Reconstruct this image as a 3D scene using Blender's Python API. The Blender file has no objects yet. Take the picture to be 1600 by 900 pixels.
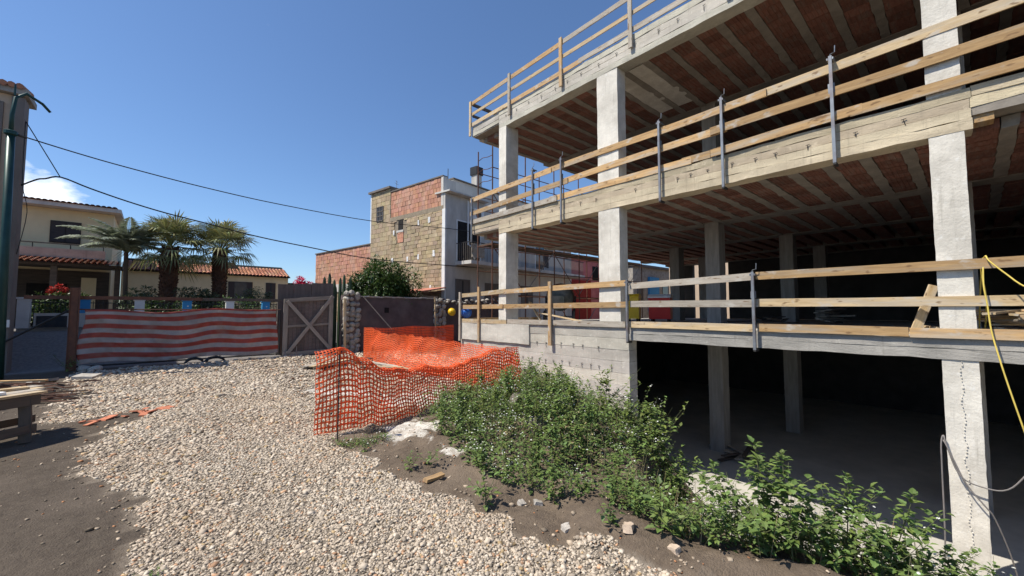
import bpy, math, random
import numpy as np
from mathutils import Vector, Matrix, noise as mnoise

R = math.radians
random.seed(7)
rng = np.random.default_rng(11)
sc = bpy.context.scene
col = sc.collection

# ------------------------------------------------------------------ camera
# axes: x runs into the new building (its street face stands at x = 8.2), y runs along that face away from the camera
cam_data = bpy.data.cameras.new('camera')
cam_data.sensor_width = 36.0
cam_data.lens = 634.0 / 1600.0 * 36.0
cam_data.clip_start = 0.05
cam_data.clip_end = 3000
cam = bpy.data.objects.new('camera', cam_data)
cam.location = (0, 0, 1.65)
cam.rotation_euler = (R(90 + 3.27), 0, R(-41.43))
col.objects.link(cam)
sc.camera = cam

# ------------------------------------------------------------------ world and sun
SUN = Vector((-0.60, 0.26, 1.0)).normalized()
elev = math.asin(SUN.z)
azim = math.atan2(SUN.x, SUN.y)
world = bpy.data.worlds.new('World')
sc.world = world
world.use_nodes = True
nt = world.node_tree
nt.nodes.clear()
wo = nt.nodes.new('ShaderNodeOutputWorld')
bg = nt.nodes.new('ShaderNodeBackground')
sky = nt.nodes.new('ShaderNodeTexSky')
sky.sky_type = 'NISHITA'
sky.sun_disc = False
sky.sun_elevation = elev
sky.sun_rotation = azim
sky.altitude = 50
sky.air_density = 1.0
sky.dust_density = 0.3
sky.ozone_density = 8.0
bg.inputs['Strength'].default_value = 0.105
# a low bank of fair-weather cloud near the horizon: procedural, on directions
tc = nt.nodes.new('ShaderNodeTexCoord')
mp = nt.nodes.new('ShaderNodeMapping'); mp.inputs['Scale'].default_value = (1, 1, 2.2)
nz = nt.nodes.new('ShaderNodeTexNoise'); nz.inputs['Scale'].default_value = 9.0; nz.inputs['Detail'].default_value = 9; nz.inputs['Roughness'].default_value = .55
cd = Vector((-0.135, 0.972, 0.168)).normalized()
dn = nt.nodes.new('ShaderNodeVectorMath'); dn.operation = 'DISTANCE'; dn.inputs[1].default_value = cd
mr = nt.nodes.new('ShaderNodeMapRange'); mr.inputs[1].default_value = .115; mr.inputs[2].default_value = .02; mr.inputs[3].default_value = -.26; mr.inputs[4].default_value = .16
ad = nt.nodes.new('ShaderNodeMath'); ad.operation = 'ADD'
cr = nt.nodes.new('ShaderNodeMapRange'); cr.inputs[1].default_value = .50; cr.inputs[2].default_value = .66; cr.inputs[3].default_value = 0; cr.inputs[4].default_value = .9
mx = nt.nodes.new('ShaderNodeMix'); mx.data_type = 'RGBA'
mx.inputs[7].default_value = (9.0, 9.2, 9.6, 1)
L = nt.links.new
L(tc.outputs['Generated'], mp.inputs[0]); L(mp.outputs[0], nz.inputs['Vector']); L(tc.outputs['Generated'], dn.inputs[0])
L(dn.outputs['Value'], mr.inputs[0]); L(nz.outputs['Fac'], ad.inputs[0]); L(mr.outputs[0], ad.inputs[1]); L(ad.outputs[0], cr.inputs[0])
L(cr.outputs[0], mx.inputs[0]); L(sky.outputs[0], mx.inputs[6]); L(mx.outputs[2], bg.inputs[0]); L(bg.outputs[0], wo.inputs[0])

sl = bpy.data.lights.new('sun', 'SUN')
sl.energy = 4.3
sl.angle = R(0.53)
sl.color = (1.0, .935, .82)
so = bpy.data.objects.new('sun', sl)
so.rotation_euler = SUN.to_track_quat('Z', 'Y').to_euler()
so.location = SUN * 60
col.objects.link(so)
sc.view_settings.view_transform = 'Standard'
sc.view_settings.look = 'None'
sc.view_settings.exposure = 0.55
sc.view_settings.gamma = 1.0

# ------------------------------------------------------------------ materials
MATS = {}
def mat(name, c1, c2=None, scale=4.0, stretch=(1, 1, 1), rough=.85, bump=.25, bdist=.01, stain=None, sscale=.7, samt=.5,
        rand=0.0, attr=None, spec=.3, trans=0.0, metal=0.0, fine=40.0, coord='Object', emit=None, lo=.35, hi=.65):
    m = bpy.data.materials.new(name); m.use_nodes = True
    t = m.node_tree; n = t.nodes; l = t.links.new
    bs = n['Principled BSDF']
    bs.inputs['Roughness'].default_value = rough
    bs.inputs['Specular IOR Level'].default_value = spec
    bs.inputs['Metallic'].default_value = metal
    c2 = c2 or c1
    tcn = n.new('ShaderNodeTexCoord'); mpn = n.new('ShaderNodeMapping'); mpn.inputs['Scale'].default_value = stretch
    l(tcn.outputs[coord], mpn.inputs[0])
    oi = n.new('ShaderNodeObjectInfo')
    vo = n.new('ShaderNodeVectorMath'); vo.operation = 'ADD'
    sr = n.new('ShaderNodeVectorMath'); sr.operation = 'SCALE'; sr.inputs['Scale'].default_value = 37.0
    cb = n.new('ShaderNodeCombineXYZ')
    for k in range(3): l(oi.outputs['Random'], cb.inputs[k])
    l(cb.outputs[0], sr.inputs[0]); l(mpn.outputs[0], vo.inputs[0]); l(sr.outputs[0], vo.inputs[1])
    n1 = n.new('ShaderNodeTexNoise'); n1.inputs['Scale'].default_value = scale; n1.inputs['Detail'].default_value = 7; n1.inputs['Roughness'].default_value = .62
    l(vo.outputs[0], n1.inputs['Vector'])
    r1 = n.new('ShaderNodeMapRange'); r1.inputs[1].default_value = lo; r1.inputs[2].default_value = hi
    l(n1.outputs['Fac'], r1.inputs[0])
    mx = n.new('ShaderNodeMix'); mx.data_type = 'RGBA'
    mx.inputs[6].default_value = (*c1, 1); mx.inputs[7].default_value = (*c2, 1)
    l(r1.outputs[0], mx.inputs[0])
    out = mx.outputs[2]
    if stain:
        n2 = n.new('ShaderNodeTexNoise'); n2.inputs['Scale'].default_value = sscale; n2.inputs['Detail'].default_value = 6; n2.inputs['Roughness'].default_value = .6
        l(vo.outputs[0], n2.inputs['Vector'])
        r2 = n.new('ShaderNodeMapRange'); r2.inputs[1].default_value = .48; r2.inputs[2].default_value = .68; r2.inputs[4].default_value = samt
        l(n2.outputs['Fac'], r2.inputs[0])
        m2 = n.new('ShaderNodeMix'); m2.data_type = 'RGBA'; m2.inputs[7].default_value = (*stain, 1)
        l(r2.outputs[0], m2.inputs[0]); l(out, m2.inputs[6]); out = m2.outputs[2]
    if attr:
        at_ = n.new('ShaderNodeAttribute'); at_.attribute_name = attr
        m3 = n.new('ShaderNodeMix'); m3.data_type = 'RGBA'; m3.blend_type = 'MULTIPLY'; m3.inputs[0].default_value = 1
        l(out, m3.inputs[6]); l(at_.outputs['Color'], m3.inputs[7]); out = m3.outputs[2]
    if rand:
        r3 = n.new('ShaderNodeMapRange'); r3.inputs[3].default_value = 1 - rand; r3.inputs[4].default_value = 1 + rand * .6
        l(oi.outputs['Random'], r3.inputs[0])
        hs = n.new('ShaderNodeHueSaturation'); l(r3.outputs[0], hs.inputs['Value']); l(out, hs.inputs['Color']); out = hs.outputs[0]
    l(out, bs.inputs['Base Color'])
    if bump:
        n4 = n.new('ShaderNodeTexNoise'); n4.inputs['Scale'].default_value = fine; n4.inputs['Detail'].default_value = 5
        l(vo.outputs[0], n4.inputs['Vector'])
        bp = n.new('ShaderNodeBump'); bp.inputs['Strength'].default_value = bump; bp.inputs['Distance'].default_value = bdist
        l(n4.outputs['Fac'], bp.inputs['Height']); l(bp.outputs[0], bs.inputs['Normal'])
    if trans:
        tr = n.new('ShaderNodeBsdfTranslucent'); l(out, tr.inputs['Color'])
        ms = n.new('ShaderNodeMixShader'); ms.inputs[0].default_value = trans
        l(bs.outputs[0], ms.inputs[1]); l(tr.outputs[0], ms.inputs[2]); l(ms.outputs[0], n['Material Output'].inputs['Surface'])
    MATS[name] = m
    return m

def conc(name, c1, c2, stain, drip, streak=(1, 1, 1), attr=None, pits=.5):
    m = mat(name, c1, c2, 2.4, streak, .92, .55, .01, stain, 1.1, .6, .06, attr=attr, fine=30)
    t = m.node_tree; n = t.nodes; l = t.links.new; bs = n['Principled BSDF']; src = bs.inputs['Base Color'].links[0].from_socket
    tcn = n.new('ShaderNodeTexCoord')
    def nz(scale, sc3, detail=6):
        mp_ = n.new('ShaderNodeMapping'); mp_.inputs['Scale'].default_value = sc3; l(tcn.outputs['Object'], mp_.inputs[0])
        k = n.new('ShaderNodeTexNoise'); k.inputs['Scale'].default_value = scale; k.inputs['Detail'].default_value = detail; k.inputs['Roughness'].default_value = .65; l(mp_.outputs[0], k.inputs['Vector']); return k.outputs['Fac']
    def mixc(fac, lo, hi, amt, c):
        nonlocal src
        r = n.new('ShaderNodeMapRange'); r.inputs[1].default_value = lo; r.inputs[2].default_value = hi; r.inputs[4].default_value = amt; l(fac, r.inputs[0])
        k = n.new('ShaderNodeMix'); k.data_type = 'RGBA'; k.inputs[7].default_value = (*c, 1); l(r.outputs[0], k.inputs[0]); l(src, k.inputs[6]); src = k.outputs[2]
    mixc(nz(3.0, (5, 5, .35)), .56, .70, .45, drip)              # drips and laitance running down
    mixc(nz(55, (1, 1, 1), 3), .62, .70, pits, tuple(v * .45 for v in c2))   # blow-holes and honeycombing
    mixc(nz(9, (1, 1, 1), 8), .58, .66, .35, tuple(min(.8, v * 1.25) for v in c1))
    l(src, bs.inputs['Base Color'])
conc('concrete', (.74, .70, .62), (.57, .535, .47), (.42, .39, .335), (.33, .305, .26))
conc('beam_concrete', (.58, .495, .365), (.43, .36, .265), (.31, .265, .20), (.27, .225, .165), (1, .6, 1.6), 'Col', .6)
conc('wall_concrete', (.57, .54, .475), (.43, .405, .355), (.32, .30, .26), (.28, .255, .215), (1, .6, 1.6), 'Col', .6)
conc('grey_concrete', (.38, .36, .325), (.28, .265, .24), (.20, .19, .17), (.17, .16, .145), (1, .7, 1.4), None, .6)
mat('shaded_inner_concrete', (.36, .34, .31), (.26, .245, .225), 3.0, (4, 4, .5), .9, .45, .008, (.2, .185, .165), 1.6, .5, .05)  # darker copy for inner columns: interior shade put into the colour
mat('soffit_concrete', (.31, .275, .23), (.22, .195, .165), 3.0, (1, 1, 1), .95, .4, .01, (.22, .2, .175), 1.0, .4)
mat('shaded_concrete', (.085, .08, .075), (.055, .052, .05), 2.0, (1, 1, 1), .95, .3, .01)  # near-black copy for basement and back walls, deep shade painted into the colour
mat('floor_concrete', (.50, .475, .43), (.40, .38, .345), 1.6, (1, 1, 1), .9, .3, .01, (.3, .28, .26), .6, .4)
mat('clay', (.27, .125, .09), (.19, .085, .062), 6.0, (1, 6, 1), .9, .5, .008, (.25, .19, .155), 2.0, .6, .3)
mat('wood', (.56, .365, .175), (.38, .235, .11), 2.4, (1.0, 11, 11), .85, .4, .004, (.40, .355, .29), .8, .75, .28)
mat('pale_wood', (.60, .46, .28), (.45, .325, .18), 2.2, (1.0, 9, 9), .85, .4, .004, (.42, .385, .33), .8, .75, .25)
mat('grey_wood', (.47, .42, .35), (.34, .295, .24), 2.2, (1.0, 9, 9), .85, .5, .004, (.24, .2, .16), 1.2, .5, .2)
mat('gate_frame', (.34, .295, .25), (.25, .215, .18), 2.2, (1.0, 9, 9), .85, .5, .004, (.13, .11, .09), 1.2, .5, .15)
mat('dark_wood', (.13, .105, .085), (.085, .07, .06), 2.2, (1.0, 6, 6), .85, .5, .004, (.06, .05, .045), 1.2, .5, .25)
mat('gate_wood', (.17, .135, .12), (.115, .09, .08), 2.0, (6, 6, 1), .85, .5, .005, (.16, .12, .11), 1.0, .5, .15)
mat('steel', (.30, .32, .34), (.22, .23, .25), 5, (1, 1, 1), .45, .2, .002, (.25, .13, .08), 2.5, .35, .1, metal=.6)
mat('rust', (.17, .075, .045), (.10, .05, .035), 6, (1, 1, 1), .8, .4, .004, (.06, .04, .035), 2, .5, .15)
mat('black_steel', (.025, .025, .027), (.04, .036, .033), 6, (1, 1, 1), .6, .2, .003)
mat('net', (.95, .20, .055), (.82, .14, .035), 3, (1, 1, 1), .5, 0, .0, trans=.42, spec=.4)
mat('tarp', (.9, .9, .9), (.66, .64, .62), 3.0, (1, 1, 1), .45, .4, .02, (.5, .45, .42), 1.4, .6, trans=.28, attr='Col', fine=9)
mat('gravel', (.54, .47, .385), (.40, .34, .27), 30, (1, 1, 1), .95, .3, .004, attr='Col')
mat('stone', (.46, .42, .37), (.33, .30, .26), 6, (1, 1, 1), .95, .6, .01, (.2, .19, .16), 3, .4, .3)
mat('mound_stone', (.25, .215, .18), (.17, .145, .12), 9, (1, 1, 1), .95, .8, .02, (.12, .1, .08), 4, .5, .2)
mat('lava_stone', (.19, .175, .165), (.12, .11, .105), 6, (1, 1, 1), .95, .6, .015, (.26, .24, .2), 3, .4, .35)
mat('plaster_dark', (.125, .095, .095), (.085, .065, .065), 2.5, (1, 1, 1), .95, .6, .015, (.19, .16, .15), .8, .5)
mat('tuff', (.46, .365, .24), (.35, .275, .18), 3, (1, 1, 1), .95, .5, .02, (.24, .195, .14), .5, .5, attr='Col')
mat('mortar', (.30, .245, .175), (.23, .19, .14), 3, (1, 1, 1), .95, .5, .02)
mat('brick', (.52, .275, .185), (.44, .22, .15), 4, (1, 1, 1), .95, .4, .01, (.46, .36, .28), .8, .5, attr='Col')
mat('white_plaster', (.60, .575, .53), (.50, .475, .44), 1.5, (1, 1, .35), .92, .3, .01, (.26, .245, .225), .8, .65)
mat('yellow_plaster', (.72, .61, .39), (.64, .54, .34), 1.5, (1, 1, .5), .92, .25, .01, (.45, .38, .25), .6, .3)
mat('cream_plaster', (.56, .44, .33), (.46, .36, .27), 1.5, (2, 2, .4), .92, .3, .01, (.36, .28, .22), .7, .5)
mat('pink_plaster', (.62, .20, .18), (.50, .15, .14), 1.5, (1, 1, 1), .92, .3, .01, (.4, .1, .1), .7, .4)
mat('grey_plaster', (.185, .16, .14), (.13, .112, .10), 2, (1, 1, .4), .92, .3, .01, (.2, .18, .17), .7, .5)
mat('roof_tile', (.52, .235, .15), (.40, .17, .105), 5, (1, 1, 1), .9, .4, .01, (.42, .30, .22), 1.2, .5, attr='Col')
mat('white_paint', (.76, .76, .75), (.68, .68, .67), 2, (1, 1, 1), .7, .15, .004, (.5, .49, .46), 1, .35)
mat('blue_paint', (.05, .28, .56), (.04, .23, .48), 2, (1, 1, 1), .6, .1, .003)
mat('shutter', (.055, .045, .045), (.04, .033, .033), 3, (1, 1, 8), .7, .2, .004)
mat('dark_void', (.02, .018, .017), (.012, .011, .011), 3, (1, 1, 1), .9, 0)
mat('glass', (.05, .06, .07), (.035, .04, .05), 2, (1, 1, 1), .08, 0, spec=.6)
mat('green_paint', (.018, .06, .055), (.014, .045, .042), 4, (1, 1, 1), .4, .1, .003, metal=.2)
mat('palm_leaf', (.22, .25, .12), (.14, .165, .08), 3, (1, 1, 1), .5, 0, attr='Col', trans=.2, spec=.45)
mat('blue_palm_leaf', (.26, .29, .20), (.17, .20, .14), 3, (1, 1, 1), .5, 0, attr='Col', trans=.2, spec=.45)
mat('palm_trunk', (.115, .06, .04), (.07, .036, .026), 8, (1, 1, 1), .95, .6, .02, (.2, .13, .09), 2, .4)
mat('leaf', (.16, .235, .07), (.105, .165, .047), 4, (1, 1, 1), .55, 0, attr='Col', trans=.25, spec=.35)
mat('pale_leaf', (.16, .215, .055), (.11, .155, .04), 4, (1, 1, 1), .55, 0, attr='Col', trans=.25, spec=.35)
mat('tree_leaf', (.065, .12, .025), (.04, .08, .018), 4, (1, 1, 1), .45, 0, attr='Col', trans=.2, spec=.45)
mat('shrub_leaf', (.115, .15, .085), (.075, .105, .06), 4, (1, 1, 1), .6, 0, attr='Col', trans=.2)
mat('stem', (.11, .13, .05), (.085, .085, .045), 8, (1, 1, 1), .8, .2, .003)
mat('bark', (.11, .085, .065), (.075, .06, .045), 8, (1, 1, .3), .95, .6, .02)
mat('cactus', (.05, .085, .045), (.035, .06, .035), 5, (1, 1, .4), .7, .3, .01)
mat('petal', (.82, .82, .76), (.74, .74, .66), 4, (1, 1, 1), .7, 0, trans=.3)
mat('magenta_petal', (.62, .02, .10), (.45, .015, .07), 4, (1, 1, 1), .6, 0, trans=.3)
mat('red_petal', (.5, .04, .03), (.35, .03, .02), 4, (1, 1, 1), .6, 0, trans=.3)
mat('dry_grass', (.42, .36, .22), (.32, .27, .16), 5, (1, 1, 1), .9, 0, attr='Col', trans=.2)
mat('yellow_plastic', (.85, .55, .02), (.78, .48, .02), 3, (1, 1, 1), .35, 0, spec=.5)
mat('blue_plastic', (.02, .12, .45), (.02, .10, .38), 3, (1, 1, 1), .3, 0, spec=.5)
mat('red_plastic', (.62, .025, .02), (.5, .02, .018), 3, (1, 1, 1), .4, 0, spec=.5)
mat('white_plastic', (.8, .8, .78), (.72, .72, .7), 3, (1, 1, 1), .45, 0, spec=.5)
mat('black_plastic', (.02, .02, .022), (.03, .03, .03), 3, (1, 1, 1), .5, 0)
mat('hose', (.72, .55, .12), (.6, .46, .1), 6, (1, 1, 1), .5, 0)
mat('grey_cable', (.22, .20, .19), (.16, .15, .14), 6, (1, 1, 1), .6, 0)
mat('mixer_paint', (.105, .115, .095), (.075, .08, .07), 5, (1, 1, 1), .7, .3, .005, (.3, .28, .25), 2, .5)
mat('terracotta', (.55, .21, .12), (.44, .16, .09), 8, (1, 1, 1), .9, .3, .004, rand=.2)
mat('sheet_red', (.50, .20, .14), (.42, .16, .11), 3, (1, 6, 1), .7, .2, .004)

def overlay(name, scale, sc3, lo, hi, amt, c, detail=4):
    """marks of their own shape on a surface: knots, cement splashes"""
    t = MATS[name].node_tree; n = t.nodes; l = t.links.new; bs = n['Principled BSDF']; src = bs.inputs['Base Color'].links[0].from_socket
    tcn = n.new('ShaderNodeTexCoord'); oi = n.new('ShaderNodeObjectInfo'); ad_ = n.new('ShaderNodeVectorMath'); ad_.operation = 'ADD'
    mu = n.new('ShaderNodeMath'); mu.operation = 'MULTIPLY'; mu.inputs[1].default_value = 53.0; l(oi.outputs['Random'], mu.inputs[0]); l(tcn.outputs['Object'], ad_.inputs[0]); l(mu.outputs[0], ad_.inputs[1])
    mp_ = n.new('ShaderNodeMapping'); mp_.inputs['Scale'].default_value = sc3; l(ad_.outputs[0], mp_.inputs[0])
    k = n.new('ShaderNodeTexNoise'); k.inputs['Scale'].default_value = scale; k.inputs['Detail'].default_value = detail; l(mp_.outputs[0], k.inputs['Vector'])
    r = n.new('ShaderNodeMapRange'); r.inputs[1].default_value = lo; r.inputs[2].default_value = hi; r.inputs[4].default_value = amt; l(k.outputs['Fac'], r.inputs[0])
    x = n.new('ShaderNodeMix'); x.data_type = 'RGBA'; x.inputs[7].default_value = (*c, 1); l(r.outputs[0], x.inputs[0]); l(src, x.inputs[6]); l(x.outputs[2], bs.inputs['Base Color'])
for w_ in ('wood', 'pale_wood', 'grey_wood'):
    overlay(w_, 6.0, (1, 3, 3), .62, .70, .75, (.16, .09, .045), 2)          # knots
    overlay(w_, 3.0, (1.2, 2, 2), .60, .68, .7, (.47, .44, .39), 6)          # cement splashes, greyed lengths
overlay('tarp', 2.2, (1, 1, 1), .5, .75, .55, (.30, .24, .20), 7)            # dust and mud on the sheeting
overlay('net', 1.6, (1, 1, 1), .52, .72, .4, (.62, .22, .10), 5)
# ------------------------------------------------------------------ helpers
class MB:
    """collects faces; build() links them as one mesh object"""
    def __init__(s):
        s.v = []; s.f = []; s.c = []; s.cur = None
    def add(s, vs, fs):
        b = len(s.v); s.v.extend([tuple(v) for v in vs]); s.f.extend([tuple(i + b for i in f) for f in fs])
        s.c.extend([s.cur or (1, 1, 1)] * len(vs))
        return s
    def box(s, x0, x1, y0, y1, z0, z1, m=None):
        vs = [Vector((x, y, z)) for x in (x0, x1) for y in (y0, y1) for z in (z0, z1)]
        if m is not None: vs = [m @ v for v in vs]
        return s.add(vs, [(0, 1, 3, 2), (4, 6, 7, 5), (0, 4, 5, 1), (2, 3, 7, 6), (0, 2, 6, 4), (1, 5, 7, 3)])
    def tube(s, pts, r, n=8, r2=None, cap=True):
        pts = [Vector(p) for p in pts]; k = len(pts)
        rs = r if isinstance(r, (list, tuple)) else [r + ((r2 - r) * i / max(1, k - 1) if r2 is not None else 0) for i in range(k)]
        vs = []; up = None
        for i, p in enumerate(pts):
            d = (pts[min(i + 1, k - 1)] - pts[max(i - 1, 0)])
            d = d.normalized() if d.length > 1e-9 else Vector((0, 0, 1))
            if up is None:
                up = Vector((0, 0, 1)) if abs(d.z) < .9 else Vector((1, 0, 0))
            a = d.cross(up); a = a.normalized() if a.length > 1e-6 else d.orthogonal().normalized()
            b = a.cross(d).normalized(); up = b
            for j in range(n):
                w = 2 * math.pi * j / n
                vs.append(p + a * (math.cos(w) * rs[i]) + b * (math.sin(w) * rs[i]))
        fs = [(i * n + j, i * n + (j + 1) % n, (i + 1) * n + (j + 1) % n, (i + 1) * n + j) for i in range(k - 1) for j in range(n)]
        if cap:
            fs += [tuple(range(n - 1, -1, -1)), tuple((k - 1) * n + j for j in range(n))]
        return s.add(vs, fs)
    def lathe(s, prof, n=20, m=None):
        vs = []
        for r, z in prof:
            for j in range(n):
                w = 2 * math.pi * j / n; v = Vector((r * math.cos(w), r * math.sin(w), z))
                vs.append(m @ v if m is not None else v)
        k = len(prof)
        fs = [(i * n + j, i * n + (j + 1) % n, (i + 1) * n + (j + 1) % n, (i + 1) * n + j) for i in range(k - 1) for j in range(n)]
        fs += [tuple(range(n - 1, -1, -1)), tuple((k - 1) * n + j for j in range(n))]
        return s.add(vs, fs)
    def prism(s, poly, y0, y1, m=None):
        """polygon in x-z extruded along y"""
        k = len(poly)
        vs = [Vector((x, y0, z)) for x, z in poly] + [Vector((x, y1, z)) for x, z in poly]
        if m is not None: vs = [m @ v for v in vs]
        return s.add(vs, [tuple(range(k)), tuple(range(2 * k - 1, k - 1, -1))] + [(i, i + k, (i + 1) % k + k, (i + 1) % k) for i in range(k)])
    def rough(s, x0, x1, y0, y1, z0, z1, n, amp, seed=0.0, freq=3.0, m=None):
        """a box whose faces are gridded and pushed about by noise: worn, chipped edges"""
        nx, ny, nz = n; idx = {}; vs = []
        def vid(i, j, k):
            key = (i, j, k)
            if key not in idx:
                p = Vector((x0 + (x1 - x0) * i / nx, y0 + (y1 - y0) * j / ny, z0 + (z1 - z0) * k / nz))
                e = (i in (0, nx)) + (j in (0, ny)) + (k in (0, nz))
                d = Vector((mnoise.noise(p * freq + Vector((seed, 0, 0))), mnoise.noise(p * freq + Vector((0, seed + 9, 0))), mnoise.noise(p * freq + Vector((0, 0, seed + 19)))))
                h = amp * (1.0 if e == 1 else 1.6)
                q = p + d * h
                idx[key] = len(vs); vs.append(m @ q if m is not None else q)
            return idx[key]
        fs = []
        for i in range(nx):
            for j in range(ny):
                fs.append((vid(i, j, 0), vid(i, j + 1, 0), vid(i + 1, j + 1, 0), vid(i + 1, j, 0)))
                fs.append((vid(i, j, nz), vid(i + 1, j, nz), vid(i + 1, j + 1, nz), vid(i, j + 1, nz)))
        for i in range(nx):
            for k in range(nz):
                fs.append((vid(i, 0, k), vid(i + 1, 0, k), vid(i + 1, 0, k + 1), vid(i, 0, k + 1)))
                fs.append((vid(i, ny, k), vid(i, ny, k + 1), vid(i + 1, ny, k + 1), vid(i + 1, ny, k)))
        for j in range(ny):
            for k in range(nz):
                fs.append((vid(0, j, k), vid(0, j, k + 1), vid(0, j + 1, k + 1), vid(0, j + 1, k)))
                fs.append((vid(nx, j, k), vid(nx, j + 1, k), vid(nx, j + 1, k + 1), vid(nx, j, k + 1)))
        return s.add(vs, fs)
    def mesh(s, name, material, colours=False, smooth=False):
        me = bpy.data.meshes.new(name); me.from_pydata(s.v, [], s.f)
        if material: me.materials.append(MATS[material])
        if colours:
            ca = me.color_attributes.new('Col', 'FLOAT_COLOR', 'POINT')
            arr = np.ones((len(s.v), 4), np.float32); arr[:, :3] = np.array(s.c, np.float32); ca.data.foreach_set('color', arr.ravel())
        if smooth: me.polygons.foreach_set('use_smooth', [True] * len(me.polygons))
        me.update(); return me
    def build(s, name, material, parent=None, colours=False, smooth=False, world_coords=True, kind=None):
        return link(name, s.mesh(name, material, colours, smooth), parent, world_coords, kind)

def mbasis(o):
    m = Matrix.LocRotScale(o.location, o.rotation_euler, o.scale)
    if o.parent is not None: m = mbasis(o.parent) @ o.matrix_parent_inverse @ m
    return m
def link(name, data, parent=None, world_coords=True, kind=None):
    o = bpy.data.objects.new(name, data); col.objects.link(o)
    if parent is not None:
        o.parent = parent
        if world_coords: o.matrix_parent_inverse = mbasis(parent).inverted()
    if kind: o['kind'] = kind
    return o
def thing(name, label, cat, loc=(0, 0, 0), rz=0.0, group=None):
    o = bpy.data.objects.new(name, None); col.objects.link(o)
    o.empty_display_size = .2; o.location = loc; o.rotation_euler = (0, 0, rz)
    return tag(o, label, cat, group)
def tag(o, label, cat, group=None):
    o['label'] = label; o['category'] = cat
    if group: o['group'] = group
    return o
def copy_tree(o, parent=None):
    c = o.copy(); col.objects.link(c)
    if parent is not None: c.parent = parent
    for ch in list(o.children): copy_tree(ch, c)
    return c
def board(name, p0, p1, height, thick, material, parent=None, roll=0.0, warp=0.0, seed=None):
    """a sawn board from p0 to p1: height stands up, thickness lies across; slightly bowed"""
    p0 = Vector(p0); p1 = Vector(p1); ln = (p1 - p0).length
    rr = random.Random(seed if seed is not None else random.random())
    n = max(2, int(ln / .5)); vs = []; fs = []
    ph = rr.random() * 6; wy = warp * rr.uniform(-1, 1); wz = warp * rr.uniform(-1, 1)
    for i in range(n + 1):
        t = i / n; x = (t - .5) * ln; b = math.sin(math.pi * t)
        oy = wy * b + .002 * math.sin(7 * t + ph); oz = wz * b + .003 * math.sin(5 * t + ph)
        for sy, sz in ((-1, -1), (1, -1), (1, 1), (-1, 1)):
            vs.append((x, oy + sy * thick / 2, oz + sz * (height / 2 + .002 * math.sin(9 * t + sy + ph))))
    for i in range(n):
        for j in range(4):
            fs.append((i * 4 + j, i * 4 + (j + 1) % 4, (i + 1) * 4 + (j + 1) % 4, (i + 1) * 4 + j))
    fs += [(3, 2, 1, 0), tuple(n * 4 + j for j in range(4))]
    me = bpy.data.meshes.new(name); me.from_pydata(vs, [], fs); me.materials.append(MATS[material]); me.update()
    o = bpy.data.objects.new(name, me); col.objects.link(o)
    d = (p1 - p0).normalized()
    up = Vector((0, 0, 1)) if abs(d.z) < .95 else Vector((1, 0, 0))
    yv = up.cross(d).normalized(); zv = d.cross(yv)
    m = Matrix((d, yv, zv)).transposed()
    e = (m.to_4x4() @ Matrix.Rotation(roll, 4, 'X')).to_euler()
    o.location = (p0 + p1) / 2; o.rotation_euler = e
    if parent is not None:
        o.parent = parent; o.matrix_parent_inverse = mbasis(parent).inverted()
    return o
def sstep(a, b, x):
    t = np.clip((x - a) / (b - a), 0, 1); return t * t * (3 - 2 * t)
def grain(x, y, f, s=0.0):
    return np.sin(x * f * 1.3 + 1.7 * np.sin(y * f * .7 + s)) * np.sin(y * f * 1.1 + 1.3 * np.sin(x * f * .9 + s * 2)) 
# ------------------------------------------------------------------ ground
FLOOR = -2.20
def ground_z(x, y):
    x = np.asarray(x, float); y = np.asarray(y, float)
    crest = 2.95 + .18 * np.sin(y * 1.1 + .5) + .12 * np.sin(y * 2.7) + np.where(y < 1.5, (1.5 - np.maximum(y, -6)) * .12, 0) + 1.55 * sstep(1.75, 3.1, y)
    depth = 2.20 * (1 - sstep(3.2, 5.4, y)) + .62 * sstep(3.2, 5.4, y) * (1 - sstep(6.2, 9.0, y))
    foot = crest + 2.5
    z = -depth * sstep(crest, foot, x) * (x < 60)
    z = z + .10 * np.exp(-((x - crest + .35) / .35) ** 2) * (1 - sstep(1.9, 2.6, y)) + .06 * sstep(2.3, 2.9, x) * sstep(1.6, 2.6, y) * (1 - sstep(4.6, 6, y))             # low spoil berm along the crest
    z = z + .36 * np.exp(-((x - 5.4) / 1.2) ** 2 - ((y - 4.75) / 1.0) ** 2)                     # earth mound in front of the wall
    z = z + .16 * np.exp(-((x - 4.3) / .9) ** 2 - ((y - 3.4) / .8) ** 2)
    near = np.exp(-(np.maximum(0, np.hypot(x - 2, y - 5) - 12) / 10) ** 2)
    z = z + near * (.012 * grain(x, y, 2.1) + .008 * grain(x, y, 5.3, 2.0) * (x > 1.8))
    z = z + np.where((x > 2.2) & (x < 8), .03 * grain(x, y, 6.3, 1.0) + .02 * grain(x, y, 13.0, 3.0), 0)
    ramp = .93 * sstep(17.2, 21.5, y) * (1 - sstep(9, 13, x))
    z = z + ramp
    inside = (x > 8.32) & (x < 22.2) & (y < 11.9) & (y > -9.2)
    z = np.where(inside, FLOOR - .12, z)
    outfloor = (x > 8.05) & (x <= 8.32) & (y < 5.2) & (y > -9.2)
    z = np.where(outfloor, np.minimum(z, FLOOR - .04), z)
    return z
def poly_mask(poly, x, y):
    x = np.asarray(x); y = np.asarray(y); c = np.zeros(x.shape, bool); n = len(poly)
    for i in range(n):
        x0, y0 = poly[i]; x1, y1 = poly[(i + 1) % n]
        hit = ((y0 > y) != (y1 > y)) & (x < (x1 - x0) * (y - y0) / (y1 - y0 + 1e-12) + x0)
        c ^= hit
    return c
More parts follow.
